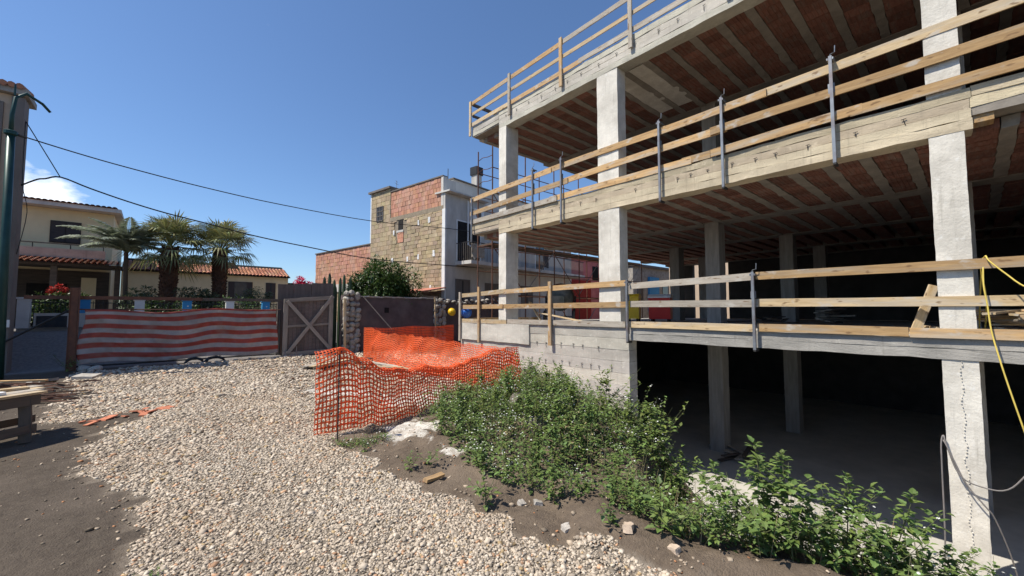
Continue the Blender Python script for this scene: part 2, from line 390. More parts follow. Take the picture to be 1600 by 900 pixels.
GRAVEL = [(.25, -1.5), (.22, 1.5), (.10, 3.0), (.03, 3.54), (-.05, 4.84), (-.22, 5.5), (-.42, 5.95), (-.55, 7.1), (-.38, 8.15), (.05, 8.75), (.12, 9.1), (-.4, 9.05), (-.9, 8.95), (-1.3, 9.3),
          (-1.2, 11.2), (-1.15, 12.6), (-1.5, 14.0), (-1.5, 16.1), (3.5, 16.5), (8, 16.4), (7.9, 9.6), (6.6, 7.6), (4.4, 7.0), (2.2, 5.6), (1.71, 5.49), (1.9, 4.85), (1.82, 4.02), (1.93, 3.44), (2.05, 2.85), (2.11, 2.55), (2.18, 2.09), (2.38, 1.83), (2.40, 1.55), (2.48, 1.31), (2.55, 1.1), (2.58, .7), (2.6, -.4), (2.6, -1.5)]
def gravel_mask(x, y, wob=.09):
    x = np.asarray(x, float); y = np.asarray(y, float)
    return poly_mask(GRAVEL, x + wob * grain(x, y, 4.0, .5) + wob * .6 * grain(x, y, 9.0, 1.5), y + wob * grain(y, x, 4.3, 2.5))
def white_mask(x, y):
    x = np.asarray(x, float); y = np.asarray(y, float)
    v = np.exp(-((x - 2.9) / .75) ** 2 - ((y - 8.7) / 1.0) ** 2) + np.exp(-((x - 2.75) / .62) ** 2 - ((y - 5.1) / .55) ** 2) + np.exp(-((x - 3.9) / 1.1) ** 2 - ((y - 6.9) / 1.0) ** 2) + .9 * np.exp(-((x - 2.62) / .2) ** 2 - ((y - 4.0) / .25) ** 2)
    return np.clip((v + .22 * grain(x, y, 5.0) + .15 * grain(x, y, 11.0, 1) - .45) * 2.6, 0, 1)

xs = np.concatenate([np.array([-900, -400, -150, -70, -40, -25, -16, -11]), np.arange(-8, 0, .16), np.arange(0, 8.5, .07), np.arange(8.6, 12, .4), np.array([12.5, 14, 17, 20, 21.5, 22.1, 22.4, 24, 28, 36, 50, 80, 150, 400, 900])])
ys = np.concatenate([np.array([-900, -400, -150, -60, -30, -18, -12, -9.4, -9.0, -6, -4, -3]), np.arange(-2.4, 10, .07), np.arange(10, 18, .16), np.arange(18, 24, .5), np.array([25, 27, 30, 36, 45, 60, 90, 150, 400, 900])])
GX, GY = np.meshgrid(xs, ys, indexing='ij')
GZ = ground_z(GX, GY)
gm = gravel_mask(GX, GY).astype(float)
wm = white_mask(GX, GY) * (GX < 8)
floor_m = ((GX > 5.8) & (GY < 5.0) & (GZ < FLOOR + .12)).astype(float)
road = (sstep(16.5, 17.0, GY)).astype(float)
nx_, ny_ = len(xs), len(ys)
V = np.stack([GX, GY, GZ], -1).reshape(-1, 3)
ii, jj = np.meshgrid(np.arange(nx_ - 1), np.arange(ny_ - 1), indexing='ij')
q = (ii * ny_ + jj).ravel()
Fq = np.stack([q, q + ny_, q + ny_ + 1, q + 1], -1)
me = bpy.data.meshes.new('ground')
me.from_pydata(V.tolist(), [], Fq.tolist())
ca = me.color_attributes.new('Zone', 'FLOAT_COLOR', 'POINT')
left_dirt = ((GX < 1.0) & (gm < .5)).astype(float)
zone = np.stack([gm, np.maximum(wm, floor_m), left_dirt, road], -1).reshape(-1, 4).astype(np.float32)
ca.data.foreach_set('color', zone.ravel())
me.polygons.foreach_set('use_smooth', [True] * len(me.polygons))
gmt = bpy.data.materials.new('ground'); gmt.use_nodes = True
t = gmt.node_tree; n = t.nodes; l = t.links.new; bs = n['Principled BSDF']; bs.inputs['Roughness'].default_value = .95; bs.inputs['Specular IOR Level'].default_value = .2
at_ = n.new('ShaderNodeAttribute'); at_.attribute_name = 'Zone'
se = n.new('ShaderNodeSeparateColor'); l(at_.outputs['Color'], se.inputs[0])
tcn = n.new('ShaderNodeTexCoord')
def nnoise(s, d=8, r=.6):
    k = n.new('ShaderNodeTexNoise'); k.inputs['Scale'].default_value = s; k.inputs['Detail'].default_value = d; k.inputs['Roughness'].default_value = r
    l(tcn.outputs['Object'], k.inputs['Vector']); return k
def nmix(f, a, b):
    k = n.new('ShaderNodeMix'); k.data_type = 'RGBA'
    if isinstance(f, (int, float)): k.inputs[0].default_value = f
    else: l(f, k.inputs[0])
    for idx, c in ((6, a), (7, b)):
        if isinstance(c, tuple): k.inputs[idx].default_value = (*c, 1)
        else: l(c, k.inputs[idx])
    return k.outputs[2]
def nrange(src, a, b, c=0., d=1.):
    k = n.new('ShaderNodeMapRange'); k.inputs[1].default_value = a; k.inputs[2].default_value = b; k.inputs[3].default_value = c; k.inputs[4].default_value = d
    l(src, k.inputs[0]); return k.outputs[0]
na = nnoise(1.3); nb = nnoise(14); nc = nnoise(70, 4); vor = n.new('ShaderNodeTexVoronoi'); vor.inputs['Scale'].default_value = 26; l(tcn.outputs['Object'], vor.inputs['Vector'])
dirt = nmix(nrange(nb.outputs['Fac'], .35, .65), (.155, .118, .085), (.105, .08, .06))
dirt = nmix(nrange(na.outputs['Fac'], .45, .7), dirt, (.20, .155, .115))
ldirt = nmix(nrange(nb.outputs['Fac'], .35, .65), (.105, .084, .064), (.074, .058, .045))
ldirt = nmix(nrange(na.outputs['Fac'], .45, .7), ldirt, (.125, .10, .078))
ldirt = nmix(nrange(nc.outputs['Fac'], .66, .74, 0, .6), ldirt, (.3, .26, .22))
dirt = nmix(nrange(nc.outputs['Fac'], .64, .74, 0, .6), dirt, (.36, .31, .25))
grav = nmix(nrange(vor.outputs['Distance'], .0, .55), (.36, .31, .25), (.13, .105, .08))
grav = nmix(nrange(nb.outputs['Fac'], .35, .7), grav, (.28, .235, .185))
white = nmix(nrange(nb.outputs['Fac'], .35, .62), (.66, .63, .57), (.40, .355, .30))
asph = nmix(nrange(nb.outputs['Fac'], .35, .65), (.23, .215, .205), (.15, .142, .137))
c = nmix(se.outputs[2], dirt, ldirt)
c = nmix(se.outputs[0], c, grav)
ng = nnoise(9, 6, .7)
wadd = n.new('ShaderNodeMath'); wadd.operation = 'ADD'; l(se.outputs[1], wadd.inputs[0]); l(nrange(ng.outputs['Fac'], .3, .7, -.55, .25), wadd.inputs[1])
c = nmix(nrange(wadd.outputs[0], .25, .6), c, white)
alp = at_.outputs['Alpha']
c = nmix(alp, c, asph)
l(c, bs.inputs['Base Color'])
bp = n.new('ShaderNodeBump'); bp.inputs['Strength'].default_value = .8; bp.inputs['Distance'].default_value = .025
mm = n.new('ShaderNodeMath'); mm.operation = 'ADD'; l(nb.outputs['Fac'], mm.inputs[0]); l(nc.outputs['Fac'], mm.inputs[1])
l(mm.outputs[0], bp.inputs['Height']); l(bp.outputs[0], bs.inputs['Normal'])
MATS['ground'] = gmt
me.materials.append(gmt)
g = link('ground', me, kind='structure')

# ---- crushed stone: tens of thousands of chips, one mesh
def chips(n_, xy, size, colours, name, kind='stuff', flat=.6, sink=.25):
    m_ = len(xy)
    base = np.array([(-1, -1, -1), (1, -1, -1), (1, 1, -1), (-1, 1, -1), (-1, -1, 1), (1, -1, 1), (1, 1, 1), (-1, 1, 1)], float)
    P = base[None] * rng.uniform(.45, 1.05, (m_, 8, 3))
    P[:, :, 2] *= flat
    P *= size[:, None, None]
    P[:, :, 0] *= rng.uniform(.8, 1.5, m_)[:, None]
    a1 = rng.uniform(0, 6.283, m_); a2 = rng.uniform(-.7, .7, m_)
    c2, s2 = np.cos(a2)[:, None], np.sin(a2)[:, None]
    X, Z = P[:, :, 0] * c2 - P[:, :, 2] * s2, P[:, :, 0] * s2 + P[:, :, 2] * c2
    c1, s1 = np.cos(a1)[:, None], np.sin(a1)[:, None]
    X, Y = X * c1 - P[:, :, 1] * s1, X * s1 + P[:, :, 1] * c1
    gz = ground_z(xy[:, 0], xy[:, 1])
    Vt = np.stack([X + xy[:, 0, None], Y + xy[:, 1, None], Z + (gz + size * flat * (1 - 2 * sink))[:, None]], -1).reshape(-1, 3)
    fb = np.array([(0, 3, 2, 1), (4, 5, 6, 7), (0, 1, 5, 4), (1, 2, 6, 5), (2, 3, 7, 6), (3, 0, 4, 7)])
    F = (fb[None] + (np.arange(m_) * 8)[:, None, None]).reshape(-1, 4)
    me = bpy.data.meshes.new(name)
    me.vertices.add(len(Vt)); me.vertices.foreach_set('co', Vt.astype(np.float32).ravel())
    me.loops.add(F.size); me.loops.foreach_set('vertex_index', F.astype(np.int32).ravel())
    me.polygons.add(len(F)); me.polygons.foreach_set('loop_start', np.arange(0, F.size, 4, dtype=np.int32)); me.polygons.foreach_set('loop_total', np.full(len(F), 4, np.int32))
    ca = me.color_attributes.new('Col', 'FLOAT_COLOR', 'POINT')
    cc = np.ones((m_, 8, 4), np.float32); cc[:, :, :3] = colours[:, None, :]
    ca.data.foreach_set('color', cc.ravel())
    me.materials.append(MATS['gravel']); me.update(calc_edges=True)
    return link(name, me, kind=kind)
def in_view(p, margin=.15):
    d = math.sin(R(41.43)) * p[:, 0] + math.cos(R(41.43)) * p[:, 1]
    s_ = math.cos(R(41.43)) * p[:, 0] - math.sin(R(41.43)) * p[:, 1]
    return (d > 1.6) & (np.abs(s_) < d * (1.262 + margin))
pts = []; szs = []
for lo_, hi_, dens, sz in ((0, 4.2, 5000, .0077), (4.2, 6.5, 3600, .0088), (6.5, 9.5, 1900, .0115), (9.5, 14, 720, .0165), (14, 20, 280, .024)):
    n_ = int(dens * 11 * 19.5)
    p = np.stack([rng.uniform(-2.5, 8.5, n_), rng.uniform(-2, 17.5, n_)], -1)
    dd = np.hypot(p[:, 0], p[:, 1])
    p = p[(dd >= lo_) & (dd < hi_) & in_view(p)]
    p = p[gravel_mask(p[:, 0], p[:, 1])]
    pts.append(p); szs.append(sz * np.exp(rng.normal(0, .34, len(p))))
p = np.concatenate(pts); s_ = np.concatenate(szs)
w_ = white_mask(p[:, 0], p[:, 1])
keep = rng.random(len(p)) > w_ * .9
p, s_ = p[keep], s_[keep]
tone = rng.normal(1.0, .22, len(p))[:, None]
patch = (.5 + .5 * grain(p[:, 0], p[:, 1], 1.7, 3.0))[:, None]
rut = np.exp(-((p[:, 0] - (.75 + .012 * (p[:, 1] - 4) ** 2)) / .22) ** 2) + np.exp(-((p[:, 0] - (2.25 + .012 * (p[:, 1] - 4) ** 2)) / .22) ** 2) * (p[:, 1] > 6)
s_ = s_ * (1 - .10 * rut)
tone = tone * (1 - .05 * rut[:, None])
cc = tone * (np.array([1.03, 1.02, 1.0]) * (1 - .16 * patch) + np.array([.04, .0, -.03]) * patch)
rd = rng.random(len(p))
cc[rd < .05] *= np.array([1.0, .72, .56]); cc[(rd > .05) & (rd < .12)] *= .62; cc[(rd > .12) & (rd < .15)] *= np.array([.9, .78, .55])
chips(len(p), p, s_, np.clip(cc, .15, 1.2), 'gravel')
# loose chips scattered over the bare earth on either side
n_ = 26000
p = np.stack([rng.uniform(-4, 4.2, n_), rng.uniform(-1, 13, n_)], -1)
p = p[in_view(p)]
gmm = gravel_mask(p[:, 0], p[:, 1])
edge = gravel_mask(p[:, 0] + .22, p[:, 1]) | gravel_mask(p[:, 0] - .22, p[:, 1]) | gravel_mask(p[:, 0] + .1, p[:, 1]) | gravel_mask(p[:, 0] - .1, p[:, 1])
keep = ~gmm & ((rng.random(len(p)) < np.where(p[:, 0] > 1.5, .26, .13)) | (edge & (rng.random(len(p)) < .42)))
p = p[keep]
s_ = np.where(p[:, 0] > 1.5, .0075, .0078) * np.exp(rng.normal(0, .45, len(p)))
cc = rng.normal(.8, .2, len(p))[:, None] * np.array([.95, .88, .8])
rd = rng.random(len(p)); cc[rd < .12] *= np.array([1.0, .6, .4]); cc[(rd > .15) & (rd < .4)] *= .5
chips(len(p), p, s_, np.clip(cc, .1, 1.1), 'loose_stone_chips')
# ------------------------------------------------------------------ the unfinished concrete building
bld = thing('unfinished_building', 'three-level unfinished concrete frame building with open floors on the right', 'building', (8.2, 2.0, 0))
FX = 8.2
Y0, Y1 = -8.0, 11.38
XB = 22.0

def column(x0, x1, y0, y1, z0, z1, name='column', material='concrete', seed=0):
    if x0 > 11: material = 'shaded_inner_concrete'
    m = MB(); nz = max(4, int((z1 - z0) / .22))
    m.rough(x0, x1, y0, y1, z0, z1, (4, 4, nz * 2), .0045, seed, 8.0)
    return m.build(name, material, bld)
sd = 0
# street columns: (y0, y1, depth)
STREET = [(9.58, 9.93, .52), (5.45, 6.05, .34), (-.03, .31, .50), (-5.6, -5.26, .5)]
for y0, y1, dp in STREET:
    for z0, z1 in ((1.3, 4.13), (4.66, 7.57)):
        sd += 1; column(FX + .004, FX + dp, y0, y1, z0, z1, seed=sd)
    if y0 < 5:
        sd += 1; column(FX + .012, FX + dp, y0, y1, FLOOR, 1.01, seed=sd)
# chipped joint down the nearest basement column
m = MB(); rr = random.Random(6)
for k in range(70):
    z = FLOOR + .2 + k * .043; y = .135 + .012 * math.sin(k * .7) + rr.uniform(-.008, .008); r = rr.uniform(.003, .008)
    m.rough(FX - .002, FX + .02, y - r, y + r, z - r * 1.3, z + r * 1.3, (1, 2, 2), r * .6, k, 30.0)
m.build('chipped_joint', 'concrete', bld, kind='stuff')
# inner columns
for x, y in ((11.75, 4.6), (15.4, 3.75), (15.3, 7.5), (19.0, 3.6), (11.75, -.1), (15.4, -.1), (19.0, 8.0), (11.75, -5.4), (15.4, -5.4)):
    for z0, z1 in ((FLOOR, 1.02), (1.3, 4.15), (4.66, 7.59)):
        if z0 < 0 and (x, y) not in ((11.75, 4.6), (15.4, 3.75), (11.75, -.1), (11.75, -5.4)): continue
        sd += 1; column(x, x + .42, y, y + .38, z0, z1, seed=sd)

# floor slabs: plate, edge beam, ribs and clay blocks showing underneath
BLOCK = {}
def clay_block(w, ln):
    key = (round(w, 3), round(ln, 3))
    if key not in BLOCK:
        m = MB(); m.box(-ln / 2, ln / 2, -w / 2, w / 2, 0, .12)
        for k in range(5):                      # keyed ridges of the block's underside
            y = -w / 2 + w * (k + .5) / 5
            m.box(-ln / 2 + .008, ln / 2 - .008, y - w * .065, y + w * .065, -.007, 0.001)
        BLOCK[key] = m.mesh('clay_block', 'clay')
    return BLOCK[key]
def strip_beam(name, x0, x1, y0, y1, z0, z1, parent, material, courses, seed, jag=.010):
    """a beam cast against rough planks: every plank course stands a little in or out"""
    m = MB(); zs = np.linspace(z0, z1, courses + 1); rr = random.Random(seed)
    ny = max(4, int((y1 - y0) / .25))
    for k in range(courses):
        off = rr.uniform(-.008, .008); g_ = rr.uniform(.82, 1.12); m.cur = (g_, g_ * rr.uniform(.97, 1.01), g_ * rr.uniform(.92, 1.0))
        m.rough(x0 + off, x1, y0 + k * .0013, y1 - k * .0013, zs[k] + (.0025 if k else 0), zs[k + 1] - (.0025 if k < courses - 1 else 0), (2, ny, 3), jag * (1.0 if k in (0, courses - 1) else .45), seed + k, 4.0)
    return m.build(name, material, parent, colours=True)
def slab(name, zs, zt, beam_w, pitch, material, plain=None, seed=0):
    s = MB(); s.box(FX + .02, XB, Y0, Y1 - .02, zs + .17, zt)
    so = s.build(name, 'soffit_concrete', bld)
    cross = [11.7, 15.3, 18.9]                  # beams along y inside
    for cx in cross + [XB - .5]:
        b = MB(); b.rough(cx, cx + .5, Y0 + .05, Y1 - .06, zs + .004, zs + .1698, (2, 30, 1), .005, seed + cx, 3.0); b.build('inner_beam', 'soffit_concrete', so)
    bays = [(FX + beam_w, cross[0])] + [(cross[i] + .5, cross[i + 1] if i + 1 < 3 else XB - .5) for i in range(3)]
    ribw = .165; rows = []
    y = Y1 - .32
    while y > -3.5:
        rows.append(y); y -= pitch
    blocks = []
    for bi, (xa, xb) in enumerate(bays):
        for ri, yr in enumerate(rows):
            if bi < 2:
                r = MB(); r.rough(xa + .002, xb - .002, yr - ribw / 2, yr + ribw / 2, zs + random.uniform(.004, .012), zs + .1697, (max(4, int((xb - xa) / .2)), 2, 1), .018, seed + ri + 31 * bi, 5.0)
                r.build('rib', 'soffit_concrete', so)
            yc = yr - pitch / 2; w = pitch - ribw - .006; ln = .262
            nb = int((xb - xa) / ln)
            for k in range(nb):
                xc = xa + (k + .5) * (xb - xa) / nb
                if plain and plain[0] < xc < plain[1] and plain[2] < yc < plain[3]: continue
                blocks.append((math.hypot(math.hypot(xc, yc), zs), xc, yc, w, (xb - xa) / nb - .006))
    blocks.sort()
    for d, xc, yc, w, ln in blocks[:300]:
        o = bpy.data.objects.new('clay_block', clay_block(w, ln)); col.objects.link(o)
        o.parent = so; o.matrix_parent_inverse = mbasis(so).inverted(); o.location = (xc, yc, zs + .026 + random.uniform(-.006, .008)); o.rotation_euler = (random.uniform(-.012, .012), random.uniform(-.02, .02), random.uniform(-.008, .008))
    rest = MB()
    for d, xc, yc, w, ln in blocks[300:]:
        h = zs + .028 + random.uniform(-.006, .008); rest.box(xc - ln / 2, xc + ln / 2, yc - w / 2, yc + w / 2, h, zs + .169)
    rest.build('distant_clay_blocks', 'clay', so, kind='stuff')
    if plain:
        p_ = MB(); p_.rough(plain[0], plain[1], plain[2], plain[3], zs + .010, zs + .1692, (10, 8, 1), .006, seed + 5, 3.0); p_.build('solid_panel', 'concrete', so)
    return so
def ties(parent, ys_, z, x=FX - .004, h=.09):
    for y in ys_:
        m = MB(); hh = h * random.uniform(.7, 1.3); zz = z + random.uniform(-.015, .015)
        m.tube([(x - .012, y, zz), (x - .02, y + .004, zz - hh * .3), (x - .006, y + random.uniform(-.015, .015), zz - hh)], .0055, 5)
        m.tube([(x - .01, y - .028, zz + .004), (x - .014, y + .03, zz - .004)], .005, 5)
        m.build('tie_wire', 'black_steel', parent)

# top slab
F2 = slab('floor_slab', 7.57, 8.12, .34, .56, 'wall_concrete', plain=(8.6, 11.2, 4.9, 5.95), seed=100)
b = strip_beam('edge_beam', FX, FX + .34, Y0, 9.93, 7.56, 8.14, F2, 'wall_concrete', 4, 11)
ties(b, [9.6 - .52 * k + random.uniform(-.08, .08) for k in range(22)], 7.90)
strip_beam('edge_beam', FX + .003, FX + .30, 9.935, Y1 + .03, 7.78, 8.14, F2, 'wall_concrete', 3, 12)
m = MB(); m.rough(FX + .31, XB, Y1 - .18, Y1 + .025, 7.70, 8.138, (50, 2, 3), .008, 5, 3.0); m.build('end_beam', 'wall_concrete', F2, colours=True)
# starter bars standing out of the top slab
for y in (7.9, 6.55, 5.75, 3.4):
    m = MB(); m.tube([(FX + .12, y, 8.1), (FX + .12 + random.uniform(-.02, .02), y + .01, 8.42)], .007, 5); m.build('starter_bar', 'rust', F2)
# middle slab
F1 = slab('floor_slab', 4.13, 4.67, .34, .50, 'beam_concrete', seed=200)
b = strip_beam('edge_beam', FX, FX + .34, -.10, 9.93, 4.12, 4.68, F1, 'beam_concrete', 4, 21, .014)
ties(b, [9.4, 8.9, 8.3, 7.6, 7.3, 6.6, 6.1, 5.0, 4.0, 3.72, 3.38, 2.92, 2.52, 2.2, 1.72, 1.1, .55], 4.47)
strip_beam('edge_beam', FX + .003, FX + .30, 9.935, Y1 + .03, 4.33, 4.68, F1, 'beam_concrete', 3, 22)
strip_beam('edge_beam', FX + .004, FX + .30, Y0, -.105, 4.42, 4.70, F1, 'beam_concrete', 2, 23)
m = MB(); m.rough(FX + .31, XB, Y1 - .18, Y1 + .025, 4.30, 4.678, (50, 2, 3), .008, 6, 3.0); m.build('end_beam', 'beam_concrete', F1, colours=True)
m = MB(); m.rough(FX + .05, FX + .30, -.30, -.115, 4.20, 4.418, (2, 2, 2), .004, 7); m.build('formwork_offcut', 'wood', F1)
# ground slab
G = MB(); G.box(FX + .04, XB, Y0, 12.0, 1.06, 1.275)
G = G.build('floor_slab', 'floor_concrete', bld)
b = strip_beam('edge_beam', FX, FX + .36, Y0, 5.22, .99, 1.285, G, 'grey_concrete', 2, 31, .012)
# basement: street retaining wall cast against planks, end face, back and side walls, floor
rw = strip_beam('retaining_wall', FX, FX + .32, 5.23, 12.04, FLOOR, 1.285, bld, 'wall_concrete', 13, 41, .007)
ties(rw, [8.75 - .3 * k + random.uniform(-.08, .08) for k in range(11)], .34, h=.11)
ties(rw, [8.3 - .32 * k + random.uniform(-.08, .08) for k in range(9)], -.18, h=.11)
ties(rw, [8.2 - .42 * k + random.uniform(-.1, .1) for k in range(6)], .80, h=.11)
m = MB(); m.rough(FX - .055, FX + .02, 8.5, 12.0, .69, 1.262, (1, 20, 3), .008, 44); m.build('cast_step', 'wall_concrete', bld, colours=True)
m = MB(); m.box(FX + .325, XB, 11.75, 12.02, FLOOR, 1.055); m.build('basement_wall', 'shaded_concrete', bld)
m = MB(); m.box(XB, XB + .3, Y0 - 1, 12.0, FLOOR, 1.27); m.build('basement_wall', 'shaded_concrete', bld)
m = MB(); m.box(FX + .4, XB, Y0 - .3, Y0, FLOOR, 8.1); m.build('side_wall', 'shaded_concrete', bld)
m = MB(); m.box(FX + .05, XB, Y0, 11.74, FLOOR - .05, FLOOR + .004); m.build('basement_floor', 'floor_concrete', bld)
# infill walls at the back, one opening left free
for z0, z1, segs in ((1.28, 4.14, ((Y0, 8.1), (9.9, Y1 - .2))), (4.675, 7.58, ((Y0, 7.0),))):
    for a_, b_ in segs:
        m = MB(); m.box(XB - .25, XB - .02, a_, b_, z0, z1); m.build('infill_wall', 'shaded_concrete', bld)
# hollow-brick cross wall a little beyond the nearest column
cw = MB(); cw.box(FX + .75, XB - .3, -2.36, -2.2, 1.28, 4.12); cw = cw.build('infill_wall', 'mortar', bld)
rest = MB(); big = []
for k in range(11):
    for j in range(40):
        x0 = FX + .76 + j * .262 + (.13 if k % 2 else 0)
        big.append((x0, 1.29 + k * .256))
for x0, z in big[:]:
    if x0 > XB - .7: continue
    rest.box(x0, x0 + .25, -2.2, -2.188 + random.uniform(-.003, .003), z, z + .244)
rest.build('hollow_bricks', 'clay', cw, kind='stuff')
cw2 = MB(); cw2.box(FX + .75, XB - .3, -2.36, -2.2, 4.68, 7.55); cw2.build('infill_wall', 'clay', bld)

# ------------------------------------------------------------------ guard rails
def steel_post(y, z0, z1, parent, x=FX - .085):
    m = MB(); m.box(x - .022, x + .022, y - .022, y + .022, z0, z1); o = m.build('post', 'steel', parent)
    m = MB(); m.box(x - .03, x + .14, y - .045, y - .028, z1 - .07, z1 - .035); m.box(x - .03, x + .14, y + .028, y + .045, z1 - .07, z1 - .035); m.tube([(x, y, z1), (x, y, z1 + .03), (x, y - .06, z1 + .045), (x, y - .065, z1 + .15)], .008, 5); m.build('clamp', 'steel', o)
    m = MB(); m.box(x - .02, x + .16, y - .02, y + .02, z0 - .03, z0 + .012); m.build('foot_bracket', 'black_steel', o)
    m = MB(); m.box(x + .024, x + .052, y - .035, y + .05, z0 + (z1 - z0) * .66, z0 + (z1 - z0) * .75); m.build('board_hook', 'steel', o)
gr = thing('guard_rail', 'plank guard rail on steel posts along the middle floor edge', 'guard rail', (FX - .1, 4, 4.68))
for y in (11.30, 8.30, 7.20, 4.36, 3.06, 1.36, -1.6, -3.6): steel_post(y, 4.03, 5.80 if y < 11 else 5.55, gr)
xr = FX - .035
for (ya, yb, za, zb, mt) in ((11.45, 7.6, 5.50, 5.58, 'wood'), (7.9, 4.25, 5.60, 5.60, 'wood'), (4.5, 2.3, 5.58, 5.60, 'wood'), (2.5, -1.8, 5.62, 5.67, 'pale_wood'), (-1.5, -5, 5.65, 5.62, 'wood')):
    board('board', (xr, ya, za), (xr, yb, zb), .15, .026, mt, gr, warp=.012); xr += .0285 if xr < FX - .03 else -.0285
xr = FX - .035
for (ya, yb, za, zb, mt) in ((11.45, 7.0, 5.03, 5.13, 'wood'), (7.3, 3.0, 5.16, 5.20, 'wood'), (3.3, -1.0, 5.21, 5.24, 'wood'), (-.7, -5, 5.24, 5.2, 'pale_wood')):
    board('board', (xr, ya, za), (xr, yb, zb), .15, .026, mt, gr, warp=.012); xr += .0285 if xr < FX - .03 else -.0285
xr = FX - .035
for (ya, yb, za, zb, mt) in ((11.42, 7.4, 4.735, 4.74, 'grey_wood'), (7.7, 3.7, 4.76, 4.75, 'wood'), (3.3, 1.0, 4.77, 4.81, 'wood'), (3.9, 3.32, 4.77, 4.77, 'wood'), (1.15, -3.0, 4.80, 4.84, 'wood')):
    board('board', (xr, ya, za), (xr, yb, zb), .15, .026, mt, gr, warp=.012); xr += .0285 if xr < FX - .03 else -.0285

gr = thing('guard_rail', 'timber guard rail of boards and posts along the top floor edge', 'guard rail', (FX - .1, 7, 8.14))
for y, z1, mt in ((11.44, 9.05, 'pale_wood'), (9.36, 9.14, 'grey_wood'), (7.2, 9.18, 'wood'), (5.03, 9.2, 'grey_wood'), (2.9, 9.2, 'wood'), (.8, 9.2, 'wood')):
    board('post', (FX - .065, y, 7.80), (FX - .065, y, z1), .1, .045, mt, gr, roll=R(90))
for ya, yb, za, zb, mt in ((11.46, 7.15, 8.97, 9.05, 'wood'), (7.25, 2.8, 9.06, 9.10, 'grey_wood'), (2.9, -1.5, 9.08, 9.1, 'wood')):
    board('board', (FX - .026, ya, za), (FX - .026, yb, zb), .13, .026, mt, gr, warp=.01)
for ya, yb, za, zb, mt in ((11.46, 7.15, 8.58, 8.64, 'pale_wood'), (7.25, 2.8, 8.64, 8.68, 'pale_wood'), (2.9, -1.5, 8.68, 8.7, 'wood')):
    board('board', (FX - .026, ya, za), (FX - .026, yb, zb), .1, .026, mt, gr, warp=.01)
for ya, yb, za, zb, mt in ((11.46, 9.2, 8.20, 8.20, 'pale_wood'), (9.3, 6.5, 8.20, 8.22, 'wood'), (6.6, 2.8, 8.24, 8.25, 'grey_wood'), (2.9, -1.5, 8.25, 8.25, 'grey_wood')):
    board('board', (FX - .026, ya, za), (FX - .026, yb, zb), .13, .026, mt, gr, warp=.006)
for z, h in ((8.97, .12), (8.56, .1)):
    board('board', (FX + .02, Y1 + .05, z), (FX + 4.2, Y1 + .05, z), h, .026, 'dark_wood', gr)
    board('board', (FX + 4.1, Y1 + .05, z), (FX + 8.2, Y1 + .05, z), h, .026, 'dark_wood', gr)
for x in (FX + 2.1, FX + 4.15, FX + 6.2, FX + 8.1): board('post', (x, Y1 + .09, 7.9), (x, Y1 + .09, 9.05), .1, .045, 'grey_wood', gr)

gr = thing('guard_rail', 'plank guard rail with wooden and steel posts along the ground floor slab', 'guard rail', (FX - .1, 4, 1.28))
for y in (5.2, 2.6, -1.9, -4.2): steel_post(y, .96, 2.36, gr, FX - .12)
board('post', (FX - .10, 10.85, .62), (FX - .10, 10.85, 2.46), .09, .05, 'wood', gr, roll=R(90))
board('post', (FX - .10, 7.62, .72), (FX - .10, 7.62, 2.46), .10, .05, 'wood', gr, roll=R(90))
board('post', (FX - .10, 11.95, .62), (FX - .10, 11.95, 2.32), .09, .05, 'grey_wood', gr, roll=R(90))
for ya, yb, za, zb, xo, mt in ((11.95, 9.55, 2.20, 2.27, 0, 'pale_wood'), (9.62, 5.24, 2.26, 2.30, .0, 'wood'), (5.16, 2.63, 2.22, 2.285, 0, 'grey_wood'), (2.57, -2.1, 2.285, 2.265, 0, 'wood'), (-1.9, -5, 2.27, 2.27, .0285, 'wood'),
                          (11.95, 9.7, 1.80, 1.80, .0285, 'wood'), (9.62, 5.24, 1.80, 1.80, 0, 'wood'), (5.16, 2.55, 1.81, 1.795, 0, 'grey_wood'), (2.66, -1.5, 1.80, 1.79, .0285, 'pale_wood'), (-1.4, -5, 1.79, 1.79, 0, 'wood'),
                          (12.0, 9.5, 1.32, 1.32, -.0, 'pale_wood'), (9.45, 5.3, 1.335, 1.345, 0, 'grey_wood'), (5.2, 2.63, 1.345, 1.345, 0, 'pale_wood'), (2.57, .62, 1.355, 1.35, 0, 'wood'), (.61, -3.5, 1.345, 1.34, 0, 'wood')):
    board('board', (FX - .045 + xo, ya, za), (FX - .045 + xo, yb, zb), .135, .026, mt, gr, warp=.008)
board('board', (FX + .1, 12.0, 1.82), (FX + 4.0, 12.0, 1.82), .13, .026, 'wood', gr)
board('board', (FX + .1, 12.0, 1.34), (FX + 4.0, 12.0, 1.34), .13, .026, 'wood', gr)
